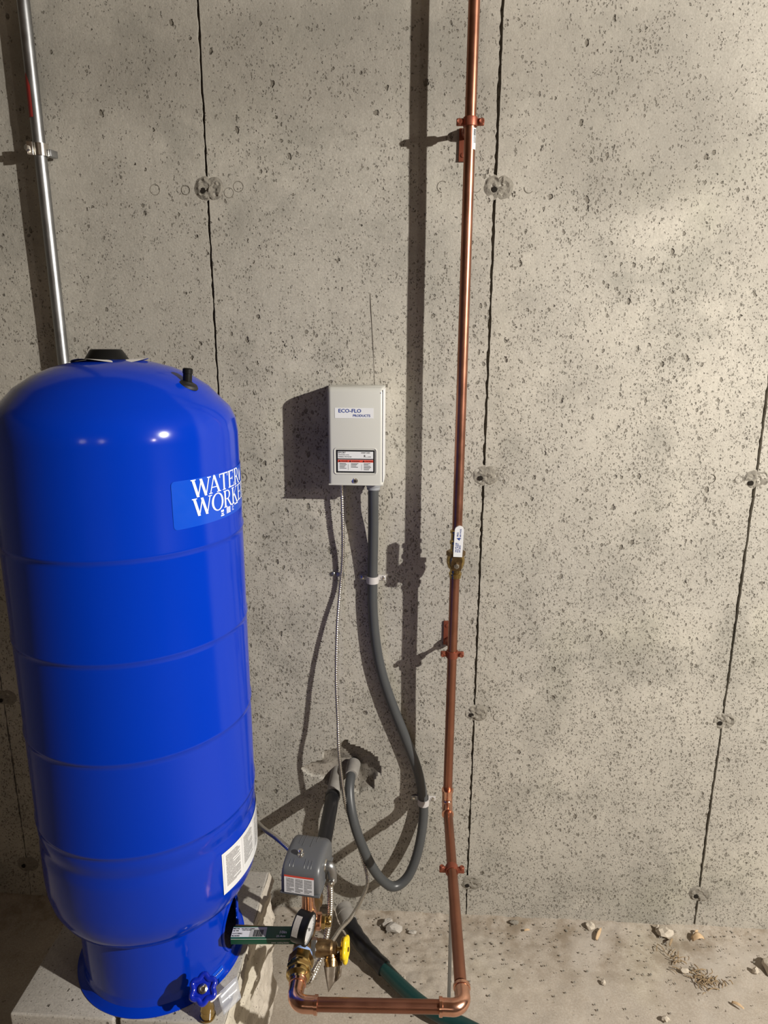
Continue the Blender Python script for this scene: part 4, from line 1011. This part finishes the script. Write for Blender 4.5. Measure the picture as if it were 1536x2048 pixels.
# ================================================================ BLUE WHEEL HOSE BIB at the foot of the tank
hb_ = thing('hose_bib', (-.509, -.605, .345), 'small brass hose bib with a blue wheel handle in front of the tank foot', 'valve')
HX, HY = -.5095, -.6035
MB().lathe((HX, HY, ZB + .001), (0, 0, 1), [(.0115, 0), (.0128, .001), (.0128, .0035), (.0140, .004), (.0140, .0055), (.0122, .006), (.0120, .010), (.0128, .0105), (.0120, .013), (.0120, .020), (.0128, .0205), (.0120, .023), (.0115, .040), (.0125, .042), (.0125, .050), (.009, .054)], 24).build('body', M_brass, hb_, angle=30)
MB().lathe((HX, HY, .388), V(-.75, .66, 0), [(.0085, 0), (.0085, .022)], 16).build('inlet', M_brass, hb_)
hw = V(HX - .001, HY - .010, .418); hn = V(.10, -.62, .78).normalized(); _, h1, h2 = frame(hn)
MB().cyl(V(HX, HY, .395), hw, .0045, 12).build('stem', M_brass, hb_)
m = MB(); rim = []
for k in range(72):
    th = 2 * PI * k / 72; r2 = .0190 + .0024 * math.cos(6 * th); rim.append(hw + (h1 * math.cos(th) + h2 * math.sin(th)) * r2)
m.tube(rim, .0050, 10, closed=True)
m.lathe(hw - hn * .002, hn, [(.0185, 0), (.0185, .0022), (.0090, .0030), (.0080, .005), (.0040, .005)], 24)
wb = m.build('wheel', M_blue_cast, hb_)
MB().lathe(hw + hn * .0028, hn, [(.0080, 0), (.0078, .0018), (.0045, .0035), (.0030, .0030), (.001, .0030)], 12).build('wheel_screw', M_steel, wb)
pt = thing('paper_tag', (-.500, -.607, .39), 'white torn paper tag tied to the neck of the blue-wheeled hose bib', 'tag')
m = MB(); m.sheet(8, 4, lambda u, v: V(-.511, -.615, .400).lerp(V(-.484, -.596, .392), u) + V(0, -.004 * math.sin(PI * u), 0) - V(0, 0, .012 * (1 - abs(u - .45) * 1.8)) * v)
o = m.build('sheet', M_paper, pt); o.modifiers.new('s', 'SOLIDIFY').thickness = .0004
MB().tube([(-.5035, -.6075, .390), (-.5015, -.6105, .372), (-.5025, -.6150, .352)], .0012, 6).build('string', M_paper, pt)
ft2 = thing('plastic_tag', (-.470, -.572, .35), 'clear plastic tag against the tank foot, just right of the hose bib', 'tag')
def pfn(u, v): return V(-.497, -.583, .372).lerp(V(-.470, -.550, .378), u).lerp(V(-.480, -.606, .352).lerp(V(-.457, -.573, .354), u), v) + V(0, 0, .002) * math.sin(v * 9)
o = MB().sheet(8, 12, pfn).build('sheet', M_film, ft2); o.modifiers.new('s', 'SOLIDIFY').thickness = .0005
mb = MB(); add_text(mb, '2', .009, lambda x, y: pfn(.45 + x * 20, .55 - y * 20) + V(0, -.001, .001)); mb.build('mark', M_white, ft2, smooth=False)

# ================================================================ GREEN / BLACK POLY PIPE ON THE FLOOR
gpipe = [(-.330, -.050, .055), (-.312, -.090, .052), (-.291, -.122, .046), (-.259, -.156, .034), (-.219, -.192, .026), (-.174, -.237, .023), (-.126, -.279, .022), (-.081, -.307, .022), (-.014, -.335, .022), (.030, -.362, .022), (.08, -.42, .022)]
gp_ = cr(gpipe, 8)
gt = thing('floor_pipe', (-.33, -.05, .0), 'dark green pipe with a black sleeved end lying curved across the floor', 'pipe')
MB().tube(gp_[26:], .0165, 22).build('green_pipe', M_green, gt)
MB().tube(gp_[8:34], [.0195 + .0008 * math.sin(i * 1.1) for i in range(26)], 22).build('black_sleeve', M_poly, gt)
MB().tube(gp_[:9] + [gp_[9]], .0220, 24).build('grey_collar', M_sleeve, gt)
MB().tube([p for p in gp_[3:5]], .0232, 24).build('collar_ring', M_sleeve, gt)

# ================================================================ FLOOR DEBRIS
def stone(x, y, r, label, seed, mat=None, sz=(1, 1, .8), sub=2):
    r *= 1.2
    m = MB().blob((x, y, r * .45), r * sz[0], r * sz[1], r * sz[2], seed, .22, sub)
    o = m.build('stone_chip', mat or M_stone, loc=(x, y, 0), angle=18); return tag(o, label, 'stone', 'stone chips scattered on the floor')
for a in [(.329, -.022, .0105, 'pale rounded stone chip by the wall foot, left of the slanted wood sliver', 1, None, (1, .8, .9)),
          (.521, -.034, .0150, 'lumpy pale grey mortar chip at the wall foot left of the third seam', 2, None, (1.1, .7, .8)),
          (.506, -.020, .0070, 'small pointed grey chip touching the wall foot beside a lumpy mortar chip', 8, None, (.6, .6, 1.6)),
          (.532, -.143, .0085, 'smooth oval cream stone chip beside the straw clump', 3, None, (1.1, .7, .5)),
          (.708, -.134, .0085, 'upright cream stone chip near the right edge of the floor', 4, None, (.8, .6, 1.1)),
          (.322, -.186, .0058, 'tiny pale stone chip alone on the open floor', 5, None, (.9, .8, 1.0)),
          (.441, -.273, .0068, 'angular pale stone chip at the bottom edge of the floor', 6, None, (1.1, .8, .9)),
          (.752, -.125, .0200, 'large grey stone cut off by the right picture edge', 7, None, (.9, 1.2, .8)),
          (-.196, -.061, .0150, 'broken grey mortar lump behind the floor pipe, the larger of the pair', 11, M_block, (1.2, .8, .7)),
          (-.213, -.044, .0120, 'broken grey mortar lump behind the floor pipe, the smaller of the pair', 12, M_block, (1.1, .9, .7)),
          (.127, -.020, .0080, 'small brownish chip at the wall foot right of the copper pipe', 13, M_patch, (1.3, .7, .6)),
          (-.145, -.066, .0075, 'thin grey chip on the floor right of the mortar lumps', 14, M_block, (1.2, .6, .5))]:
    stone(*a)
def sliver(x0, y0, x1, y1, wd, label, curl=.004, mat=None):
    a = V(x0, y0, .004); b = V(x1, y1, .006); d = (b - a); s = V(-d.y, d.x, 0).normalized()
    m = MB().sheet(8, 3, lambda u, v: a.lerp(b, u) + s * (v - .5) * wd * (1 - abs(u - .4) ** 1.5 * 1.6) + V(0, 0, curl * math.sin(PI * u) + .003 * v))
    o = m.build('wood_chip', mat or M_wood, loc=(x0, y0, 0)); o.modifiers.new('s', 'SOLIDIFY').thickness = .0012
    return tag(o, label, 'wood chip', 'wood chips on the floor')
sliver(.335, -.064, .357, -.028, .008, 'pale slanted wood sliver near the wall foot')
sliver(.585, -.048, .618, -.046, .018, 'curled bright tan wood chip below the third wall seam', .012)
sliver(.598, -.034, .612, -.022, .005, 'thin tan splinter leaning on the wall below the third seam', .006)
sliver(.612, -.222, .632, -.240, .006, 'pale forked splinter at lower right of the floor')
sliver(.520, -.072, .535, -.052, .005, 'dark curled leaf scrap left of the tan wood chip', .006, M_straw)
sliver(.150, -.046, .165, -.045, .004, 'short pale splinter at the wall foot near the copper pipe', .002)
m = MB(); r = random.Random(5)
for k in range(70):
    cx_, cy_ = (.575 + r.gauss(0, .016), -.165 + r.gauss(0, .013)) if k < 48 else (.525 + r.gauss(0, .018), -.125 + r.gauss(0, .028))
    th = r.uniform(0, PI); L_ = r.uniform(.005, .014)
    z = r.uniform(.001, .007)
    m.tube(cr([(cx_ - L_ * math.cos(th), cy_ - L_ * math.sin(th), z), (cx_ + r.gauss(0, .002), cy_ + r.gauss(0, .002), z + .003), (cx_ + L_ * math.cos(th), cy_ + L_ * math.sin(th), z - .001 + .002)], 3), r.uniform(.0007, .0014), 5)
tag(m.build('straw_litter', M_straw, loc=(.575, -.165, 0)), 'loose clump of dry brown straw on the floor at lower right', 'straw', kind='stuff')
m = MB()
for k in range(900):
    x = r.uniform(-1.1, .85); y = -abs(r.gauss(.02, .10)) - .012 if k % 3 else r.uniform(-.6, -.02)
    if y < -.60 or (x < -.45 and y < -.22): continue
    q = r.uniform(.0008, .0026); m.blob((x, y, q * .3 + .001), q * r.uniform(.7, 1.4), q, q * .8, k, .3, 1)
tag(m.build('floor_grit', M_patch, loc=(0, -.05, 0), smooth=False), 'fine grey grit scattered along the foot of the concrete wall', 'grit', kind='stuff')
